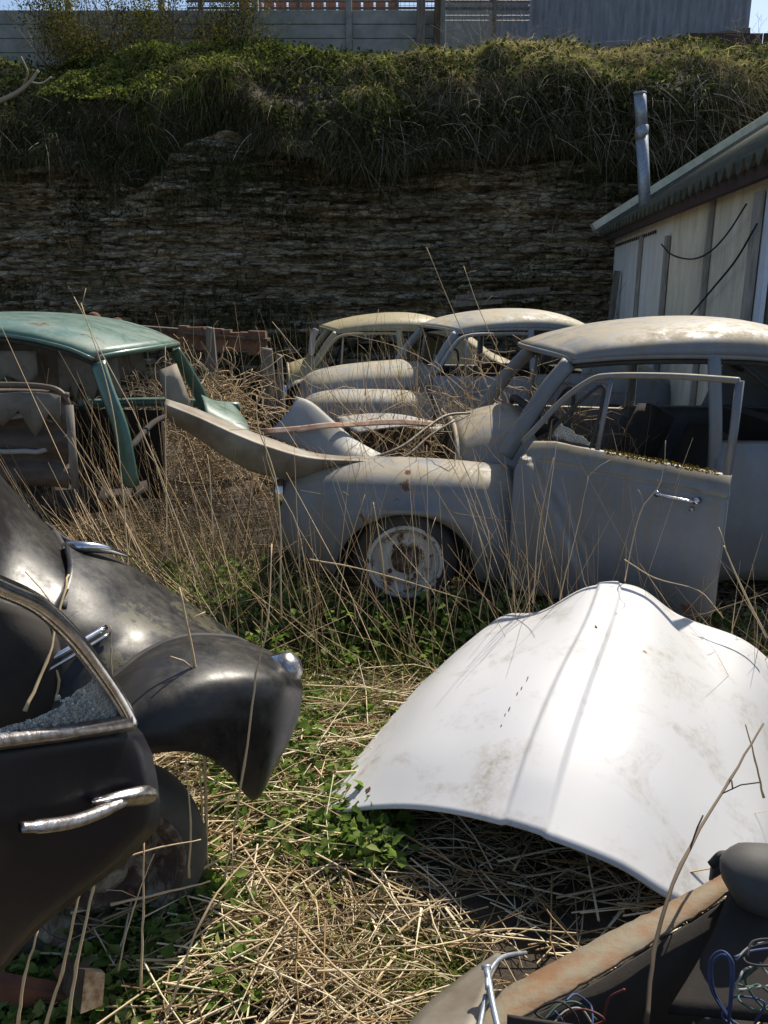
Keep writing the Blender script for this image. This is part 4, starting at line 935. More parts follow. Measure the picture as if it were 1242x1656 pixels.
for px, py, w_, h_, lb in ((340, 528, .10, .75, 'tall pale wooden post standing among brambles'), (432, 562, .14, .6, 'wide mossy board post at the right end of the rusted beam'), (452, 572, .06, .55, 'dark thin post beside the wide board post')):
    a_ = P(px, py, 7.0); o = one(lambda m: m.add([(-w_ / 2, -.02, -h_), (w_ / 2, -.02, -h_), (w_ / 2 + .01, .03, -h_), (-w_ / 2, .03, -h_), (-w_ * .35, -.02, 0), (w_ * .3, -.02, -.02), (w_ * .3, .02, -.01), (-w_ * .35, .02, 0)], [(0, 1, 5, 4), (1, 2, 6, 5), (2, 3, 7, 6), (3, 0, 4, 7), (4, 5, 6, 7), (3, 2, 1, 0)]), 'wooden_post', M['wood'], None, False); o.location = a_; tag(o, lb, 'post')

# ================================================================== WHITE BONNET
wb = empty('car_bonnet', (.5, 2.2, 0)); tag(wb, 'big white car bonnet with a raised centre strip lying on the straw in the foreground', 'car bonnet')
def Q(x, y, z): return V(x - .5, y - 2.2, z)
rows = [
 [Q(-.25, 2.05, .01), Q(-.02, 1.93, .13), Q(.16, 1.83, .19), Q(.36, 1.72, .21), Q(.56, 1.65, .17), Q(.74, 1.63, .07), Q(.93, 1.72, .03), Q(1.1, 1.92, .0)],
 [Q(-.13, 2.24, .04), Q(.06, 2.11, .21), Q(.24, 2.02, .28), Q(.44, 1.95, .31), Q(.66, 1.90, .28), Q(.86, 1.90, .19), Q(1.06, 1.97, .10), Q(1.22, 2.10, .0)],
 [Q(-.02, 2.47, .05), Q(.15, 2.36, .25), Q(.34, 2.25, .35), Q(.54, 2.20, .39), Q(.76, 2.17, .37), Q(.97, 2.17, .28), Q(1.16, 2.22, .18), Q(1.34, 2.32, .0)],
 [Q(.09, 2.70, .06), Q(.26, 2.60, .26), Q(.46, 2.50, .38), Q(.66, 2.47, .45), Q(.86, 2.45, .44), Q(1.07, 2.45, .33), Q(1.27, 2.48, .25), Q(1.50, 2.52, .0)],
 [Q(.21, 2.90, .07), Q(.36, 2.82, .26), Q(.57, 2.74, .37), Q(.74, 2.71, .465), Q(.93, 2.70, .465), Q(1.10, 2.70, .36), Q(1.35, 2.70, .27), Q(1.62, 2.70, .0)],
 [Q(.34, 2.98, .05), Q(.47, 2.96, .27), Q(.62, 2.94, .30), Q(.78, 2.90, .41), Q(.95, 2.89, .42), Q(1.12, 2.89, .31), Q(1.38, 2.88, .18), Q(1.66, 2.86, .0)],
 [Q(.40, 3.06, .0), Q(.52, 3.06, .12), Q(.66, 3.05, .14), Q(.81, 3.02, .18), Q(.97, 3.01, .18), Q(1.14, 3.0, .12), Q(1.38, 2.95, .05), Q(1.66, 2.92, -.02)]]
gw = patch(rows, 32, 12)
# raised centre strip: between two creases running from the near edge to the nose
nrw, ncw = len(gw), len(gw[0])
for i_ in range(nrw):
    for j_ in range(ncw):
        u_ = j_ / 32; f_ = i_ / 60; c_ = 2.95 + .52 * f_; hw = .24 - .03 * f_
        e = min(1, max(0, (hw - abs(u_ - c_)) / .05 + .5)); e = e * e * (3 - 2 * e)
        gw[i_][j_].z += .015 * e * max(0, min(1, (60 - i_) / 8)) * min(1, .35 + i_ / 10)
grid_obj('bonnet_skin', gw, M['white'], wb, .006)
def near_pt(g, org, px, py):
    best = None
    for i_ in range(1, len(g) - 1):
        for j_ in range(1, len(g[0]) - 1):
            q = g[i_][j_] + org; z_ = q.z - H; Z_ = q.y * cos(TH) - z_ * sin(TH); d_ = (621 + F * q.x / Z_ - px) ** 2 + (828 - F * (q.y * sin(TH) + z_ * cos(TH)) / Z_ - py) ** 2
            if best is None or d_ < best[0] - (4 if Z_ < best[3] else 0): best = (d_, i_, j_, Z_)
    _, i_, j_, _ = best; n_ = (g[i_][j_ + 1] - g[i_][j_ - 1]).cross(g[i_ + 1][j_] - g[i_ - 1][j_]).normalized()
    if n_.z < 0: n_ = -n_
    return g[i_][j_].copy(), n_
def flake(name, g, org, px, py, r1, r2, ang, mat, par, seed):
    c_, n_ = near_pt(g, org, px, py); u_ = n_.cross(V(0, 1, 0)).normalized(); v_ = n_.cross(u_); rr = random.Random(seed); ring = []
    for k_ in range(12):
        a_ = k_ * pi / 6; q = rr.uniform(.6, 1.25); x_, y_ = r1 * q * cos(a_), r2 * q * sin(a_); ring.append(c_ + n_ * .0008 + u_ * (x_ * cos(ang) - y_ * sin(ang)) + v_ * (x_ * sin(ang) + y_ * cos(ang)))
    return poly_prism(name, ring, n_ * .0012, mat, par)
FL = [(988, 962, .016, .008, 0, 'rust'), (598, 1278, .009, .011, .3, 'rust'), (963, 1012, .003, .009, .1, 'rust')] + [(854 - q * 8.5, 1096 + q * 15, .0016, l_, -.42, 'rust') for q, l_ in ((0, .013), (1.1, .009), (1.9, .006), (3.3, .010), (4.1, .006), (4.9, .004))]
rr = random.Random(5)
for q in range(0):
    u_ = rr.random(); FL.append((560 + 520 * u_, 1330 + 108 * u_ ** 1.6 - rr.uniform(4, 16), rr.uniform(.002, .006), rr.uniform(.002, .004), rr.uniform(0, 3), 'rust'))
for k_, (x_, y_, a_, b_, an, mm) in enumerate(FL): flake('rust_spot', gw, wb.location, x_, y_, a_, b_, an, M[mm], wb, k_)

# ================================================================== BLACK CAR (rear end, left foreground)
bc = empty('black_car', (-.9, 1.6, 0)); tag(bc, 'black car at lower left, its rear wing, boot and open door in view', 'car')
def B(px, py, Y): return P(px, py, Y) - bc.location
gwing = patch([
 [B(60, 1215, 1.62), B(120, 1150, 1.68), B(185, 1098, 1.75), B(240, 1056, 1.84), B(300, 1034, 1.92), B(370, 1035, 2.0), B(432, 1056, 2.02), B(470, 1090, 2.06)],
 [B(55, 1225, 1.56), B(118, 1175, 1.62), B(190, 1122, 1.66), B(250, 1082, 1.72), B(320, 1060, 1.79), B(390, 1064, 1.85), B(450, 1078, 1.92), B(482, 1100, 1.98)],
 [B(50, 1240, 1.52), B(115, 1200, 1.55), B(185, 1165, 1.58), B(255, 1130, 1.62), B(325, 1105, 1.68), B(395, 1100, 1.74), B(452, 1105, 1.81), B(485, 1118, 1.90)],
 [B(45, 1265, 1.50), B(110, 1225, 1.53), B(185, 1195, 1.55), B(258, 1170, 1.59), B(328, 1155, 1.64), B(392, 1155, 1.70), B(445, 1160, 1.76), B(478, 1160, 1.86)],
 [B(40, 1290, 1.50), B(110, 1250, 1.53), B(185, 1215, 1.55), B(260, 1198, 1.58), B(330, 1196, 1.63), B(385, 1210, 1.68), B(430, 1222, 1.73), B(462, 1200, 1.83)],
 [B(38, 1310, 1.51), B(110, 1268, 1.53), B(185, 1232, 1.55), B(260, 1214, 1.58), B(322, 1218, 1.62), B(368, 1248, 1.66), B(408, 1292, 1.70), B(440, 1240, 1.80)]], 8, 8)
grid_obj('rear_wing', gwing, M['black'], bc, .008)
gboot = patch([
 [B(128, 905, 2.30), B(185, 925, 2.36), B(250, 965, 2.42), B(320, 1005, 2.46), B(385, 1045, 2.48)],
 [B(105, 878, 2.12), B(178, 903, 2.18), B(250, 944, 2.26), B(322, 990, 2.30), B(386, 1034, 2.32)],
 [B(108, 925, 1.94), B(170, 945, 2.0), B(240, 975, 2.08), B(312, 1008, 2.14), B(380, 1040, 2.2)],
 [B(85, 1000, 1.80), B(150, 1005, 1.85), B(225, 1015, 1.93), B(300, 1028, 2.0), B(372, 1042, 2.06)],
 [B(70, 1075, 1.72), B(130, 1062, 1.77), B(200, 1048, 1.84), B(290, 1042, 1.92), B(368, 1045, 1.98)],
 [B(75, 1190, 1.68), B(125, 1150, 1.70), B(190, 1100, 1.76), B(285, 1048, 1.89), B(366, 1050, 1.95)]], 8, 8)
grid_obj('boot', gboot, M['black'], bc, .008)
groof = patch([
 [B(-140, 600, 2.1), B(-90, 665, 2.16), B(-30, 742, 2.22), B(35, 815, 2.26), B(98, 880, 2.26)],
 [B(-150, 640, 1.95), B(-90, 690, 1.98), B(-30, 762, 2.04), B(30, 835, 2.08), B(104, 905, 2.08)],
 [B(-150, 740, 1.82), B(-90, 780, 1.84), B(-35, 830, 1.88), B(20, 885, 1.92), B(112, 945, 1.92)],
 [B(-150, 850, 1.72), B(-95, 880, 1.73), B(-45, 910, 1.76), B(10, 945, 1.80), B(95, 985, 1.82)],
 [B(-150, 930, 1.68), B(-95, 945, 1.69), B(-50, 960, 1.71), B(5, 985, 1.74), B(70, 1018, 1.77)]], 8, 8)
grid_obj('roof', groof, M['black'], bc, .01)
# dark gap strip of rear window, lining the roof end
tubeo('window_seal', [B(88, 862, 2.26), B(103, 888, 2.16), B(115, 915, 2.04), B(120, 950, 1.93), B(100, 985, 1.83)], .012, M['rubber'], bc)
tubeo('window_seal', [B(72, 846, 2.28), B(98, 868, 2.3), B(125, 882, 2.3)], .008, M['rubber'], bc)
one(lambda m: m.tube(cr([B(105, 884, 2.1), B(130, 884, 2.08), B(170, 888, 2.12), B(213, 901, 2.2)], 5), [.012, .014, .015, .016, .016, .016, .016, .015, .015, .014, .013, .011, .009, .007, .005, .002], 10), 'trim_spear', M['chrome'], bc)
tubeo('side_moulding', [B(70, 1072, 1.69), B(110, 1050, 1.73), B(172, 1014, 1.83)], .007, M['chrome'], bc)
tubeo('side_moulding', [B(75, 1085, 1.685), B(115, 1062, 1.73), B(178, 1024, 1.825)], .005, M['chrome'], bc)
tubeo('wing_beading', [B(60, 1213, 1.625), B(120, 1148, 1.68), B(185, 1096, 1.75), B(240, 1053, 1.84), B(300, 1031, 1.92), B(370, 1032, 2.0), B(400, 1042, 2.02)], .010, M['rubber'], bc)
# tail lamp
tl = empty('tail_lamp'); tl.parent = bc; tl.location = B(450, 1088, 1.96); tl.rotation_euler = (radians(20), radians(58), radians(18))
one(lambda m: m.lathe([(.046, -.03), (.05, -.01), (.052, .012), (.045, .03)], (0, 0, 0), 'z', 28), 'bezel', M['chrome'], tl)
one(lambda m: m.lathe([(.045, .025), (.042, .045), (.03, .06), (.001, .066)], (0, 0, 0), 'z', 28), 'lens', M['oldchrome'], tl)
# wheel
wl_ = wheel(bc, 0, -1, 0, .172, .245, .15, y=0, mt='wheel_dark', tyre='greyrubber'); wl_.location = B(165, 1392, 1.64); wl_.rotation_euler = (0, 0, radians(28))
# door pillar seen through the window
grid_obj('body_pillar', patch([[B(-30, 960, 1.68), B(30, 985, 1.70), B(75, 1010, 1.75)], [B(-30, 1060, 1.64), B(40, 1050, 1.66), B(95, 1060, 1.72)], [B(-30, 1180, 1.62), B(50, 1180, 1.66), B(95, 1180, 1.72)]], 4, 4), M['dark'], bc, .01)
# door
dd = empty('door'); dd.parent = bc; dd.location = B(240, 1200, 1.30)
def D(px, py, Y): return P(px, py, Y) - bc.location - dd.location
def dY(px): return 1.30 - (255 - px) / 255 * .26
def DD(px, py, off=0): return D(px, py, dY(px) - off)
top = [(-160, 1215), (-80, 1206), (0, 1197), (100, 1184), (214, 1167)]
out_r = [(232, 1190), (246, 1222), (254, 1260), (259, 1300), (258, 1340)]
bot = [(215, 1383), (165, 1420), (120, 1450), (75, 1485), (40, 1520), (0, 1568), (-30, 1620), (-50, 1700), (-160, 1700)]
ol = top + out_r + bot
# skin as a bulged grid: rows from the left edge to the outline on the right
rows = []
def right_edge(y):
    pts = [(214, 1167)] + out_r + bot[:-1]
    for i_ in range(len(pts) - 1):
        if pts[i_][1] <= y <= pts[i_ + 1][1] + 1e-6: t_ = (y - pts[i_][1]) / (pts[i_ + 1][1] - pts[i_][1]); return pts[i_][0] + (pts[i_ + 1][0] - pts[i_][0]) * t_
    return pts[-1][0]
for i_ in range(49):
    t_ = i_ / 48; row = []
    yr = 1167 + (1700 - 1167) * t_; xr = right_edge(yr)
    for j_ in range(17):
        u_ = j_ / 16; x_ = -160 + (xr + 160) * u_; y_ = yr + (1 - t_) * (1215 - 1167) * (1 - (x_ + 160) / (374)) if t_ < 1 else yr
        bl = .03 * sin(pi * min(1, t_ * 1.15)) - .02 * (1 - min(1, t_ / .05)) - .018 * max(0, u_ - .93) / .07
        row.append(DD(x_, y_, bl))
    rows.append(row)
solid(grid_obj('door_skin', rows, M['blackdoor'], dd, 0), .035, 1)
grid_obj('waist_moulding', [[DD(x_, y_ - 2, -.004) for x_, y_ in top], [DD(x_, y_ - 8, .012) for x_, y_ in top], [DD(x_, y_ + 6, .024) for x_, y_ in top], [DD(x_, y_ + 12, .012) for x_, y_ in top]], M['oldchrome'], dd, .004)
one(lambda m: m.tube(cr([DD(x_, y_, 0) for x_, y_ in ((-120, 918), (-60, 925), (0, 948), (62, 978), (118, 1030), (165, 1092), (196, 1140), (212, 1172))], 6), 1, 10, asp=(.012, .017), up=(0, 1, 0)), 'window_frame', M['chrome'], dd)
gl = [(-120, 1205), (-60, 1185), (-20, 1188), (10, 1176), (45, 1168), (80, 1152), (105, 1140), (120, 1120), (138, 1110), (150, 1098), (160, 1104), (185, 1140), (204, 1166), (100, 1184), (0, 1197), (-80, 1206)]
poly_prism('broken_glass', [DD(x_, y_, .0) for x_, y_ in gl], (0, .005, 0), M['glass_frost'], dd)
mbg = MB(); rr = random.Random(4)
for q in range(330):
    x_ = rr.uniform(-60, 198); yt = max(0, 30 * sin((x_ + 20) / 210 * pi)) + 6; y_ = 1197 - (x_ / 214) * 30 - rr.uniform(0, 1) * yt * (1.6 if 90 < x_ < 190 else .8)
    c_ = DD(x_, y_, rr.uniform(-.005, .012)); mbg.box(c_, [rr.uniform(.003, .006)] * 3, Matrix.Rotation(rr.uniform(0, 3), 3, V(rr.random(), rr.random(), 1).normalized()))
mbg.build('glass_crumbs', M['glass_frost'], dd, False); 
hd = empty('handle'); hd.parent = dd
one(lambda m: m.tube(cr([DD(33, 1338, .055), DD(70, 1336, .068), DD(120, 1328, .072), (DD(165, 1312, .066)), DD(200, 1296, .058)], 5), [.0085] * 4 + [.0105] * 13 + [.009] * 4, 12, asp=(.8, 1.1), up=(0, 1, 0)), 'grip', M['oldchrome'], hd)
o = grid_obj('escutcheon', patch([[DD(155, 1290, .032), DD(195, 1278, .045), DD(235, 1270, .045), DD(253, 1276, .038)], [DD(150, 1298, .045), DD(198, 1292, .062), DD(235, 1286, .064), DD(256, 1286, .04)], [DD(158, 1306, .032), DD(200, 1305, .045), DD(235, 1302, .045), DD(250, 1296, .038)]], 5, 5), M['oldchrome'], hd, .01, off=1)

# bumper end
bb = empty('bumper_end', P(140, 1600, 1.35)); tag(bb, 'chrome bumper end on a rusty bracket low in the straw at bottom left', 'bumper')
r0 = bb.location
one(lambda m: m.add([P(x_, y_, Y_) - r0 for x_, y_, Y_ in ((138, 1568, 1.28), (170, 1574, 1.30), (166, 1626, 1.28), (130, 1640, 1.25), (104, 1562, 1.38), (160, 1564, 1.40), (158, 1612, 1.38), (100, 1600, 1.36))], [(0, 1, 2, 3), (4, 7, 6, 5), (0, 4, 5, 1), (1, 5, 6, 2), (2, 6, 7, 3), (3, 7, 4, 0)]), 'chrome_cap', M['oldchrome'], bb, False)
one(lambda m: m.beam(P(100, 1572, 1.42) - r0, P(138, 1580, 1.38) - r0, .035, .035), 'bracket', M['rust'], bb, False)
one(lambda m: m.beam(P(-40, 1590, 1.36) - r0, P(120, 1618, 1.38) - r0, .03, .05), 'bumper_iron', M['rust'], bb, False)

# ================================================================== RUSTY WRECK bottom right
rw = empty('rusted_sill', P(1000, 1520, 1.35)); tag(rw, 'rusty L-section sill rail running diagonally across the bottom right corner', 'steel rail'); r0 = rw.location
tp = [P(700, 1690, 1.10), P(800, 1616, 1.16), P(900, 1558, 1.22), P(1000, 1505, 1.28), P(1100, 1455, 1.34), P(1190, 1405, 1.42)]
bt = [P(770, 1690, 1.04), P(860, 1640, 1.09), P(950, 1590, 1.14), P(1040, 1535, 1.21), P(1120, 1485, 1.28), P(1205, 1430, 1.37)]
rv = lambda p_, s_: p_ + V(random.uniform(-s_, s_), random.uniform(-s_, s_), random.uniform(-s_, s_))
tp2, bt2 = cr(tp, 8), cr(bt, 8)
grid_obj('flange', [[rv(p_, .0015) - r0 for p_ in tp2], [(a * .5 + b_ * .5) + V(0, 0, .002) - r0 for a, b_ in zip(tp2, bt2)], [rv(p_, .0025) - r0 for p_ in bt2]], M['rustbeam'], rw, .006)
grid_obj('web', [[p_ - r0 + V(0, -.0, -.004) for p_ in bt2], [p_ - r0 + V(.004, -.01, -.10) for p_ in bt2], [p_ - r0 + V(0, -.01, -.26) for p_ in bt2]], M['dark'], rw, .006)
o = pan('inner_tray', [[P(820, 1640, .95), P(950, 1660, .92), P(1150, 1700, .9), P(1300, 1700, .9)], [V(.22, 1.1, .10), V(.45, 1.15, .08), V(.8, 1.15, .08), V(1.1, 1.15, .1)], [V(.3, 1.35, .10), V(.6, 1.4, .10), (V(.9, 1.45, .1)), V(1.3, 1.5, .1)]], 'dark', 'dark rusty tray inside the wreck at the bottom right', 'scrap')
tv = tag(one(lambda m: m.tube(cr([P(1180, 1440, 1.30), P(1215, 1425, 1.30), P(1262, 1430, 1.32), P(1320, 1450, 1.35)], 5), [.028, .045, .056, .062, .066] + [.07] * 11, 16), 'rubber_hose', M['hose']), 'fat faded black hose at the right end of the rusty sill', 'hose')
o = pan('dark_sheet', [[P(1195, 1400, 1.38), P(1235, 1440, 1.3), P(1300, 1470, 1.25)], [P(1150, 1520, 1.25), P(1220, 1540, 1.2), P(1300, 1560, 1.15)], [P(1080, 1640, 1.15), P(1200, 1650, 1.1), P(1300, 1660, 1.05)]], 'dark', 'dark side sheet below the hose in the right corner', 'sheet metal')
o = one(lambda m: (m.box((0, 0, 0), (.035, .02, .05)), m.tube(cr([(-.02, 0, .02), (.0, 0, .045), (.03, .01, .03), (.06, .01, .035), (.085, .02, .01)], 4), .011, 7)), 'rubber_clip', M['rubber'], None); o.location = P(1164, 1412, 1.47)
tag(o, 'small black rubber clip on the far end of the rusty sill', 'clip')
wires = [('wblue', [(1180, 1650), (1150, 1600), (1148, 1555), (1168, 1538), (1186, 1560), (1184, 1610), (1178, 1660)], 'blue looped wire in the bottom right corner'), ('wblue', [(1186, 1655), (1156, 1605), (1152, 1560), (1170, 1544), (1182, 1565), (1178, 1655)], 'second blue wire inside the larger blue loop'),
         ('wwhite', [(1190, 1552), (1215, 1530), (1260, 1520)], 'pale wire running to the right edge'), ('wblue', [(1188, 1548), (1215, 1538), (1260, 1532)], 'blue wire beside the pale one at the right edge'),
         ('wgreen', [(880, 1650), (905, 1625), (935, 1622), (965, 1650)], 'green wire arching at the bottom edge'), ('wwhite', [(895, 1655), (915, 1635), (940, 1632), (960, 1660)], 'white wire under the green wire at the bottom edge'), ('wred', [(1010, 1600), (985, 1615), (975, 1650)], 'short red wire hanging at the bottom edge'),
         ('wgreen', [(1225, 1560), (1205, 1585), (1225, 1620), (1250, 1640)], 'green wire curled in the right corner')]
rr_ = random.Random(12)
for k_, (cx_, cy_, mt_, wh) in enumerate([(1215, 1610, 'wgreen', 'green wire tangled low in the right corner'), (1225, 1580, 'wwhite', 'grey white wire tangled in the right corner'), (1200, 1640, 'wblue', 'faded blue wire tangled low in the right corner'), (930, 1640, 'wblue', 'faded blue wire among the green one at the bottom edge'), (940, 1650, 'wred', 'dull red wire coiled at the bottom edge'), (900, 1648, 'rubber', 'black wire coiled at the bottom edge'), (1232, 1545, 'rubber', 'black wire looping below the hose')]):
    pts_ = []; a0_ = rr_.uniform(0, 6)
    for j_ in range(9): a0_ += rr_.uniform(.5, 1.3); q_r = rr_.uniform(14, 36); pts_.append((cx_ + q_r * 1.2 * cos(a0_), cy_ + q_r * sin(a0_)))
    wires.append((mt_, pts_, wh))
for mt, pts, lb in wires:
    o = tubeo('wire', [P(x_, y_, 1.02 + .02 * sin(i_)) for i_, (x_, y_) in enumerate(pts)], .0019, M[mt], None, 6); tag(o, lb, 'wire', 'loose coloured wires in the wreck')
pan('metal_strip', [[P(640, 1690, 1.08), P(690, 1630, 1.16), P(750, 1582, 1.24), P(806, 1545, 1.3)], [P(760, 1690, 1.02), P(775, 1650, 1.08), P(790, 1600, 1.17), P(812, 1548, 1.28)]], 'sheet', 'tapered grey steel strip at the bottom edge beside the rusty sill', 'metal strip', .006)
fk = one(lambda m: (m.tube(cr([P(812, 1690, 1.0), P(796, 1620, 1.08), P(787, 1565, 1.14)], 4), .006, 8), m.tube([P(787, 1568, 1.14), P(786, 1560, 1.145)], .009, 8), m.tube(cr([P(788, 1600, 1.1), P(790, 1575, 1.13), P(812, 1548, 1.18), P(850, 1541, 1.24)], 4), .004, 8), m.tube(cr([P(772, 1690, 1.0), P(778, 1650, 1.06), P(786, 1610, 1.1)], 3), .005, 8)), 'steel_lever', M['galv']); tag(fk, 'thin forked steel lever standing at the bottom edge', 'lever')

# ================================================================== VEGETATION ON THE YARD FLOOR
def inside(px, py, poly):
    r_ = np.zeros(len(px), bool); n = len(poly)
    for i_ in range(n):
        x1, y1 = poly[i_]; x2, y2 = poly[(i_ + 1) % n]
        c = ((y1 > py) != (y2 > py)) & (px < (x2 - x1) * (py - y1) / (y2 - y1 + 1e-9) + x1); r_ ^= c
    return r_
def gpoly(pts): return [tuple(G(x_, y_)[:2]) for x_, y_ in pts]
def scatter(n, poly):
    xs_ = [q[0] for q in poly]; ys_ = [q[1] for q in poly]; n = int(n); x = RNG.uniform(min(xs_), max(xs_), n * 4); y = RNG.uniform(min(ys_), max(ys_), n * 4)
    k = inside(x, y, poly); x, y = x[k][:n], y[k][:n]; return x, y
def straw(poly, n, l0, l1, r0_, r1_, name, label, lift=.02, ang=None, mat='straw'):
    x, y = scatter(int(n * 1.9), poly); k = RNG.uniform(0, 1, len(x)) < np.clip(.5 + 1.7 * fbm(x * 2.2 + 9, y * 2.2, 3, 301), .06, 1); x, y = x[k][:n], y[k][:n]
    n = len(x); th = fbm(x * 1.3, y * 1.3, 2, 303) * 3.2 + .2 + RNG.normal(0, .75, n) if ang is None else RNG.normal(ang, .6, n); ln = RNG.uniform(l0, l1, n) ** 1
    d = np.stack([np.cos(th), np.sin(th), RNG.normal(0, .10, n)], 1) * ln[:, None] / 2
    z = gh(x, y) + RNG.uniform(0, lift, n) + np.abs(d[:, 2]) * .8; c = np.stack([x, y, z], 1)
    mid = c + RNG.normal(size=(n, 3)) * np.array([.05, .05, .02]) * ln[:, None]
    o = sticks(name, c - d, mid, c + d, RNG.uniform(r0_, r1_, n), M[mat]); tag(o, label, kind='stuff'); return o
near = [(-1.6, .7), (1.3, .7), (1.2, 1.6), (.5, 1.9), (-.05, 2.2), (.1, 2.7), (-.4, 3.2), (-1.6, 3.0)]
straw(near, 5200, .04, .30, .0010, .0030, 'straw', 'broken tan straw littering the near ground', .035)
straw(near, 1500, .12, .45, .002, .0042, 'straw', 'thicker broken stems lying on the near ground', .06)
straw([(-1.6, 2.6), (1.8, 2.6), (2.4, 3.8), (-3, 5.5), (-3, 3)], 5200, .05, .4, .001, .003, 'straw', 'straw scattered between the cars', .05)
straw([(-.4, .9), (.9, .9), (1.0, 2.8), (0, 2.8)], 1200, .08, .4, .001, .003, 'straw', 'dead stems under the white bonnet', .03)
straw([(-4, 3), (3, 3), (3, 9), (-4, 9)], 6000, .1, .6, .0015, .0035, 'straw', 'dead stems across the yard between the wrecks', .12, mat='twig')
straw([(-.5, 1.0), (.25, 1.0), (.2, 1.5), (-.5, 1.7)], 900, .1, .3, .0015, .0035, 'straw', 'pale bundle of straw near the bottom of the yard', .06, .3)
M['paleherb'] = leafy('pale_weed', [(0, (.12, .14, .04)), (.5, (.22, .25, .07)), (1, (.40, .36, .18))], .4, .6)
def flats(poly, n, l0, l1, label, mat='straw'):
    x, y = scatter(n * 1.7, poly); k = RNG.uniform(0, 1, len(x)) < np.clip(.5 + 1.8 * fbm(x * 2.4 + 2, y * 2.4, 3, 311), .05, 1); x, y = x[k][:n], y[k][:n]; n = len(x)
    th = RNG.uniform(0, 2 * pi, n); v_ = np.stack([np.cos(th), np.sin(th), RNG.uniform(-.05, .35, n)], 1) * RNG.uniform(l0, l1, (n, 1))
    o = blades('dead_leaves', np.stack([x, y, gh(x, y) + RNG.uniform(.005, .04, n)], 1), v_, RNG.uniform(.001, .0038, n), M[mat], .35, 4); tag(o, label, kind='stuff')
flats(near, 3800, .05, .22, 'flat bleached grass leaves on the near ground')
flats(near, 2500, .02, .07, 'small brown litter on the near ground', 'twig')
flats([(-1.6, 2.6), (1.8, 2.6), (2.4, 3.8), (-2, 4.4)], 3500, .06, .3, 'flat dead grass leaves between the cars', 'drygrass')
def herb(poly, n, name, label, h0=.02, h1=.10, s0=.016, s1=.044, mat='nettle', per=9):
    x, y = scatter(n, poly); n = len(x); hh = RNG.uniform(h0, h1, n); P0 = []; S0 = []
    for q in range(per):
        t_ = RNG.uniform(.2, 1, n); P0.append(np.stack([x + RNG.normal(0, .022, n), y + RNG.normal(0, .022, n), gh(x, y) + hh * t_], 1)); S0.append(RNG.uniform(s0, s1, n))
    o = leaves(name, np.concatenate(P0), np.concatenate(S0), M[mat], None, .7, None, mat == 'nettle'); tag(o, label, kind='stuff'); return o
herb(gpoly([(335, 1235), (470, 1150), (560, 1240), (600, 1330), (520, 1420), (400, 1400), (340, 1330)]), 380, 'nettles', 'green young nettles between the black wing and white bonnet', .01, .11, .012, .04)
herb(gpoly([(540, 1310), (640, 1300), (640, 1420), (540, 1430)]), 110, 'nettles', 'nettles at the near left corner of the white bonnet', .03, .14)
herb(gpoly([(180, 1420), (340, 1380), (420, 1500), (400, 1656), (150, 1656), (150, 1500)]), 420, 'nettles', 'low nettles beside the black car wheel', .01, .07)
herb(gpoly([(480, 1120), (640, 1130), (640, 1200), (560, 1240), (460, 1200)]), 160, 'nettles', 'small weeds in the middle of the path', .01, .06)
herb([(-2.2, 2.8), (-.3, 2.8), (-.2, 4.2), (-3, 4.6)], 800, 'nettles', 'shaded weeds in front of the grey wing', .02, .16)
herb([(-.2, 3.0), (1.6, 3.0), (1.8, 3.6), (-.2, 3.7)], 420, 'nettles', 'shaded weeds below the grey wing and door', .02, .14)
herb(gpoly([(-40, 1480), (140, 1560), (160, 1700), (-40, 1700)]), 120, 'nettles', 'weeds in the bottom left corner', .01, .08)
def moss_p(poly, n, label): herb(poly, n, 'moss', label, .0, .012, .004, .012, 'grass', 10)
herb(gpoly([(335, 1235), (470, 1100), (660, 1130), (600, 1330), (620, 1500), (400, 1656), (150, 1656), (200, 1450)]), 420, 'weeds', 'pale yellow green small weeds scattered in the straw', .005, .06, .006, .022, 'paleherb')
herb([(-2.2, 2.8), (1.6, 2.8), (1.8, 3.6), (-2, 4.2)], 500, 'weeds', 'pale small weeds in front of the grey car', .01, .12, .006, .022, 'paleherb')
straw(gpoly([(335, 1235), (470, 1120), (600, 1200), (600, 1400), (400, 1420), (330, 1330)]), 180, .08, .35, .001, .003, 'straw', 'bleached stems lying over the nettles', .10)
moss_p(gpoly([(560, 1500), (760, 1520), (760, 1656), (520, 1656)]), 700, 'moss patch near the bottom centre')
moss_p(gpoly([(400, 1020), (560, 1020), (600, 1150), (440, 1200)]), 900, 'moss along the sunny path')
def tufts(poly, n, l, label, mat='grass', lean=(0, 0)):
    x, y = scatter(n, poly); n = len(x); p_ = np.stack([x, y, gh(x, y)], 1); v_ = RNG.normal(size=(n, 3)) * .35 + np.array([lean[0], lean[1], 1]); v_ /= np.linalg.norm(v_, axis=1, keepdims=True)
    o = blades('grass', p_, v_ * RNG.uniform(l * .4, l, (n, 1)), RNG.uniform(.001, .0022, n), M[mat], .35); tag(o, label, kind='stuff'); return o
tufts(gpoly([(355, 1010), (470, 985), (500, 1020), (430, 1050)]), 1800, .12, 'bright green grass tuft beside the black boot')
tufts(gpoly([(430, 1020), (620, 1000), (700, 1100), (560, 1240), (430, 1260), (470, 1120)]), 1600, .06, 'short grass along the sunny path')
tufts(near, 2200, .06, 'thin short grass in the near ground')
tufts([(-3, 3), (1.5, 3), (1.5, 4), (-3, 5)], 4000, .2, 'rough shaded grass before the grey car')
tufts([(-.4, 3.2), (.6, 3.2), (.6, 3.47), (-.4, 3.47)], 3600, .36, 'dark weeds hiding the foot of the grey car wheel', 'ivy')
tufts([(-.6, 2.95), (1.5, 2.95), (1.5, 3.45), (-.6, 3.45)], 2600, .24, 'long dark grass growing up the grey wing and wheel')
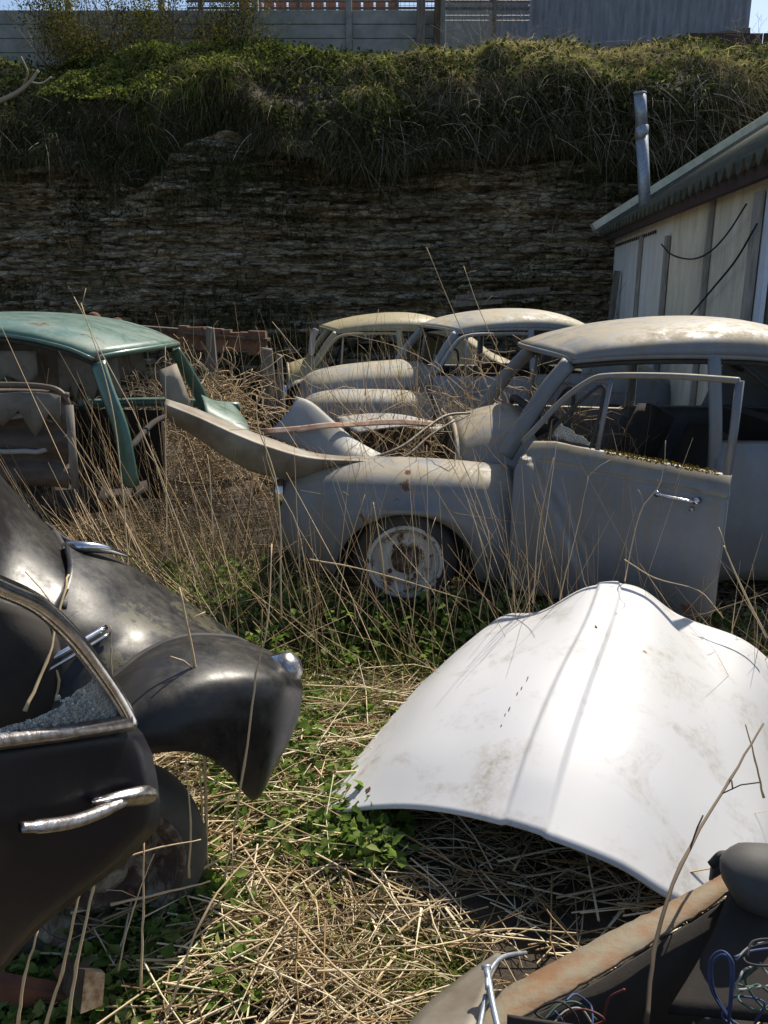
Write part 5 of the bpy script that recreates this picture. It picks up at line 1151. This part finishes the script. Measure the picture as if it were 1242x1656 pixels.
tufts([(-2.2, 3.0), (-.5, 3.0), (-.5, 4.4), (-2.2, 4.4)], 3500, .35, 'long grass coloured dark for shade below the green shell', 'matgrass')  # dark grass colour stands in for the shadow on this ground

# reed-like dead stem tangle between black and green cars
def lean_stems(n, xr, yr, lmin, lmax, mean, spread, rad, name, label, mat='stalk', z0=0):
    x = RNG.uniform(*xr, n); y = RNG.uniform(*yr, n); ln = RNG.uniform(lmin, lmax, n)
    d = RNG.normal(size=(n, 3)) * spread + np.array(mean); d /= np.linalg.norm(d, axis=1, keepdims=True)
    a = np.stack([x, y, gh(x, y) + z0], 1); b_ = a + d * ln[:, None]; b_[:, 2] = np.maximum(b_[:, 2], .01)
    mid = (a + b_) / 2 + RNG.normal(size=(n, 3)) * .035 * ln[:, None]; o = sticks(name, a, mid, b_, RNG.uniform(rad * .5, rad, n), M[mat], taper=.35); tag(o, label, kind='stuff'); return o
lean_stems(150, (-1.35, -.55), (2.9, 3.6), .5, 1.15, (-.75, .1, .75), .30, .0042, 'dead_stem_tangle', 'leaning tan dead stems heaped between the black and green cars')
lean_stems(130, (-1.9, -.6), (2.5, 3.4), .3, .9, (.3, .1, .35), .6, .0036, 'dead_stem_tangle', 'criss-crossed dry stems behind the black boot')
lean_stems(140, (-2.2, -.6), (3.2, 4.4), .4, 1.0, (-.2, 0, .8), .35, .003, 'dead_stem_tangle', 'dead stems coloured dark for shade under the bent panel', 'twig')  # shade under the panel is put into the darker stem colour
lean_stems(70, (-.7, 1.1), (2.95, 3.45), .3, .8, (0, 0, .9), .35, .003, 'dead_stem_tangle', 'dry stems standing in front of the grey wing and door')
lean_stems(160, (-.2, .9), (3.9, 4.9), .3, .8, (0, 0, .6), .6, .0026, 'dead_stem_tangle', 'tangled stems growing through the empty engine bay', 'stalk', .4)
lean_stems(130, (.5, 1.4), (4.0, 4.9), .3, .9, (0, 0, .6), .6, .0026, 'dead_stem_tangle', 'dry stems grown up inside the grey car', 'stalk', .35)
lean_stems(60, (-.9, 1.2), (5.2, 5.9), .4, .95, (-.15, 0, .9), .4, .0036, 'dead_stem_tangle', 'tall dry stems between the two grey cars')
lean_stems(160, (0, 1.6), (6.6, 8.2), .4, 1.0, (0, 0, .6), .6, .004, 'dead_stem_tangle', 'stems grown through the cabin of the middle car', 'stalk', .4)
lean_stems(300, (-3.5, 2.0), (8.2, 10.4), .5, 1.7, (0, 0, .9), .3, .0045, 'dead_stem_tangle', 'tall stems standing behind the cars', 'twig')
lean_stems(60, (-1.7, -.42), (3.5, 5.2), .35, .95, (-.1, 0, .9), .3, .0034, 'dead_stem_tangle', 'upright stems under the bent panel between green and grey car', 'stalk')
lean_stems(110, (-1.8, -.45), (3.3, 5.4), .3, .8, (0, 0, .9), .35, .003, 'dead_stem_tangle', 'stems in a darker brown for shade between green and grey car', 'twig')  # darker stem colour imitates shade; nothing here casts it
tufts([(-1.9, 3.0), (-.45, 3.0), (-.45, 5.3), (-1.9, 5.3)], 3500, .22, 'long dead grass between the green and grey cars', 'matgrass')
herb([(-.45, 3.15), (.75, 3.15), (.75, 3.45), (-.45, 3.45)], 420, 'nettles', 'dense dark weeds at the foot of the grey car wheel', .03, .24)
herb([(-1.7, 2.7), (-.4, 2.7), (-.45, 3.9), (-1.6, 4.2)], 900, 'nettles', 'green weeds behind the black boot', .03, .22)
lean_stems(130, (-.75, 1.3), (2.85, 3.42), .35, 1.1, (-.15, 0, .95), .26, .0026, 'dead_stem_tangle', 'tall thin pale stems standing in front of the grey wing, wheel and door')
lean_stems(80, (-.6, .9), (2.7, 3.4), .3, .9, (-.6, .1, .45), .5, .0026, 'dead_stem_tangle', 'fallen pale stems leaning against the grey wing')
lean_stems(170, (-.3, .7), (3.6, 4.9), .25, .75, (-.2, 0, .55), .6, .0022, 'dead_stem_tangle', 'pale stems crossing the bent panels and engine bay', 'stalk', .62)
lean_stems(170, (-1.0, .9), (5.0, 6.2), .8, 1.5, (-.25, 0, .95), .3, .0032, 'dead_stem_tangle', 'tall pale stems crossing the middle car')
lean_stems(110, (-1.8, -.9), (3.1, 4.6), .7, 1.5, (-.35, 0, .9), .25, .003, 'dead_stem_tangle', 'tall pale stems in front of the green shell')
lean_stems(120, (1.2, 2.0), (2.6, 3.1), .2, .7, (-.2, 0, .6), .5, .0026, 'dead_stem_tangle', 'dry stems between the grey door and the white bonnet')
# bramble mound behind bent panel
def bramble(c, r, n, label, mat='stalk', seg=7, rad=.004):
    rr = random.Random(int(c[0] * 100)); mb = MB()
    for q in range(n):
        p_ = Vector(c) + Vector((rr.gauss(0, r[0] * .45), rr.gauss(0, r[1] * .45), rr.uniform(-r[2], r[2] * .6))); path = [p_]; d_ = Vector((rr.gauss(0, 1), rr.gauss(0, 1), rr.gauss(.2, .7))).normalized()
        for k_ in range(seg):
            d_ = (d_ + Vector((rr.gauss(0, .45), rr.gauss(0, .45), rr.gauss(-.08, .4)))).normalized(); path.append(path[-1] + d_ * rr.uniform(.05, .11))
        mb.tube(path, rad * rr.uniform(.5, 1), 3, cap=False)
    o = mb.build('bramble_tangle', M[mat]); tag(o, label, kind='stuff'); return o
bramble((-1.30, 6.0, .62), (.42, .5, .5), 420, 'curly tangle of dead brambles in front of the rusted beam')
bramble((-1.9, 6.4, .55), (.5, .5, .5), 220, 'dead brambles behind the green shell', 'twig')
bramble((.05, 4.2, .62), (.28, .4, .1), 110, 'wiry dead stems over the empty engine bay', 'stalk', 7, .0028)
bramble((.62, 5.5, .80), (.3, .3, .28), 70, 'wiry dead brambles beside the middle car windscreen', 'stalk', 7, .003)
bramble((1.0, 4.6, .8), (.3, .3, .3), 90, 'dead brambles growing inside the grey car cabin', 'stalk', 7, .0028)

# prominent individual stalks (px base -> px tip with distances)
def stalk(pts, r, label, group='tall dry stalks standing in the yard', twigs=0, seed=0, mat='stalk'):
    r *= .74; base = P(*pts[0]); rr = random.Random(seed + int(pts[0][0])); raw = [P(*q) - base for q in pts]
    path = cr(raw, 5); n_ = len(path); path = [q + Vector((rr.gauss(0, .0009), rr.gauss(0, .0009), 0)) for q in path]
    mb = MB(); mb.tube(path, [r * (1 - .55 * i_ / n_) * (1.25 if i_ % 5 == 0 else 1) for i_ in range(n_)], 6)
    for q in range(twigs):
        e0 = path[rr.randrange(n_ // 3, n_)]; e1 = e0 + Vector((rr.gauss(0, .06), rr.gauss(0, .04), rr.uniform(.01, .1))); mb.tube([e0, (e0 + e1) / 2 + V(0, 0, .008), e1], r * .4, 4)
    o = mb.build('dry_stalk', M[mat]); o.location = base; tag(o, label, 'plant stalk', group); return o
ST = [
 ([(335, 1420, 1.75), (330, 1200, 1.72), (312, 1060, 1.72), (290, 950, 1.74)], .0065, 'thickest brown stalk crossing the black wing beside its highlight', 2),
 ([(330, 1430, 1.78), (326, 1300, 1.72), (318, 1160, 1.70)], .004, 'stalk pressed against the thickest brown stalk', 0),
 ([(360, 1440, 1.7), (395, 1240, 1.66), (415, 1090, 1.7), (433, 1000, 1.75), (440, 880, 1.85)], .0045, 'tall thin stalk crossing the tip of the black wing', 3),
 ([(305, 1420, 1.6), (308, 1330, 1.6), (300, 1228, 1.62)], .004, 'short cut stalk upright over the black car tyre', 0),
 ([(229, 1600, 1.35), (231, 1480, 1.4), (233, 1362, 1.42)], .004, 'upright stalk just below the door handle', 0),
 ([(75, 1656, 1.25), (100, 1570, 1.28), (120, 1480, 1.3), (130, 1440, 1.32)], .005, 'leaning grey stalk under the black door, second from left', 0),
 ([(110, 1656, 1.22), (125, 1560, 1.25), (150, 1440, 1.3), (158, 1410, 1.3)], .005, 'leaning grey stalk passing in front of the bumper end', 0),
 ([(30, 1656, 1.2), (40, 1580, 1.22), (62, 1500, 1.25)], .0045, 'leaning grey stalk furthest left under the black door', 0),
 ([(190, 1570, 1.4), (215, 1470, 1.45), (250, 1380, 1.5)], .003, 'slim stalk before the rim of the black car wheel', 1),
 ([(380, 1350, 1.9), (470, 1480, 1.55), (560, 1580, 1.3), (670, 1640, 1.2)], .0042, 'long straight pale stalk lying from the wheel to the bottom centre', 0),
 ([(270, 1640, 1.3), (330, 1480, 1.4), (390, 1400, 1.5), (470, 1330, 1.6)], .004, 'arched stalk rising right of the wheel', 1),
 ([(180, 1462, 1.5), (260, 1445, 1.5), (340, 1425, 1.55)], .0045, 'long pale stalk lying below the wheel', 0),
 ([(155, 1410, 1.42), (200, 1388, 1.42), (260, 1370, 1.45), (325, 1358, 1.5)], .003, 'pale curved stalk touching the bottom of the door', 0),
 ([(70, 1180, 1.7), (95, 1100, 1.7), (60, 1030, 1.72)], .005, 'grey branch inside the black car window', 2),
 ([(40, 1150, 1.6), (75, 1070, 1.68), (105, 950, 1.8), (110, 930, 1.85)], .006, 'twisted vine climbing through the black car window', 2),
 ([(180, 1100, 1.72), (180, 1050, 1.72), (179, 1012, 1.72)], .0028, 'short stub stalk by the chrome side moulding', 0),
 ([(1045, 1656, 1.1), (1058, 1540, 1.18), (1100, 1400, 1.3), (1180, 1260, 1.55), (1235, 1170, 1.75)], .006, 'dark stick leaning over the rusty sill against the white bonnet', 3, 'twig'),
 ([(1235, 1290, 1.75), (1222, 1230, 1.78), (1206, 1172, 1.8)], .004, 'small stick leaning beside the dark one on the white bonnet', 0),
 ([(606, 1316, 2.0), (608, 1300, 2.0), (614, 1286, 2.0)], .004, 'short broken twig at the near edge of the white bonnet', 0),
 ([(545, 1000, 3.2), (560, 900, 3.3), (590, 800, 3.35)], .004, 'stalk before the front of the grey wing', 1),
 ([(625, 960, 3.2), (615, 880, 3.25), (604, 812, 3.3)], .006, 'thick cut stalk in front of the grey car rim', 0),
 ([(500, 905, 3.1), (560, 915, 3.1), (640, 935, 3.15), (770, 975, 3.2)], .0045, 'long stalk lying across in front of the grey car wheel', 1),
 ([(692, 990, 3.2), (692, 850, 3.3), (690, 720, 3.4)], .0035, 'upright stalk right of the grey car rim', 1),
 ([(775, 1000, 3.1), (790, 860, 3.3), (700, 640, 3.5)], .0035, 'stalk leaning left over the grey wing', 2),
 ([(800, 980, 3.1), (770, 850, 3.3), (730, 750, 3.4), (640, 610, 3.6)], .003, 'thin stalk leaning far left over the grey wing', 2),
 ([(862, 975, 2.95), (872, 850, 2.98), (895, 740, 3.02)], .0035, 'stalk standing before the hinge side of the grey door', 1),
 ([(905, 970, 2.9), (935, 850, 2.92), (952, 770, 2.95)], .003, 'thin stalk crossing the swelling on the grey door', 1),
 ([(1010, 940, 2.85), (1035, 830, 2.85), (1068, 780, 2.85), (1078, 712, 2.88)], .003, 'stalk crossing the middle of the grey door', 1),
 ([(1240, 1030, 2.6), (1200, 950, 2.7), (1170, 882, 2.8)], .0055, 'thick pale stalk right of the grey door', 1),
 ([(1010, 905, 2.9), (1060, 935, 2.8), (1130, 955, 2.75), (1170, 1000, 2.6)], .0028, 'drooping thin stalk at the foot of the grey door', 1),
 ([(455, 1000, 2.6), (450, 800, 2.7), (418, 690, 2.8), (415, 640, 2.85)], .0045, 'long stalk standing left of the grey headlamp', 2),
 ([(505, 980, 2.9), (480, 850, 2.95), (440, 770, 3.0), (425, 700, 3.0)], .0035, 'forked stalk leaning left of the grey wing', 2),
 ([(345, 880, 2.9), (340, 780, 2.95), (336, 735, 3.0)], .0035, 'upright stalk under the bent panel', 0),
 ([(215, 1010, 2.6), (200, 820, 2.7), (178, 640, 2.8), (130, 490, 2.9)], .004, 'very tall stalk crossing the green windscreen post', 2),
 ([(330, 960, 2.6), (240, 720, 2.8), (180, 600, 2.9), (120, 480, 3.1)], .0035, 'long stalk leaning left over the green roof', 2),
 ([(270, 900, 2.8), (268, 700, 3.0), (267, 560, 3.1)], .003, 'upright thin stalk before the green windscreen opening', 1),
 ([(760, 640, 5.6), (700, 590, 5.7), (640, 560, 5.8), (560, 540, 5.9)], .005, 'stem leaning over the middle car bonnet', 2),
 ([(800, 650, 5.5), (740, 520, 5.6), (690, 400, 5.8)], .0045, 'tallest stem rising behind the middle car against the cliff', 3),
 ([(820, 600, 5.5), (775, 500, 5.6), (750, 430, 5.8)], .004, 'tall stem just right of the tallest against the cliff', 2),
 ([(620, 720, 5.0), (540, 640, 5.2), (440, 520, 5.4)], .005, 'long stem leaning left across the pale triangular panel', 1),
 ([(590, 640, 6.0), (600, 560, 6.1), (612, 500, 6.2)], .004, 'stem in front of the cream roof', 1),
]
for k_, (pts, r_, lb, tw, *mt_) in enumerate(ST): stalk(pts, r_, lb, twigs=tw, seed=k_, mat=mt_[0] if mt_ else 'stalk')
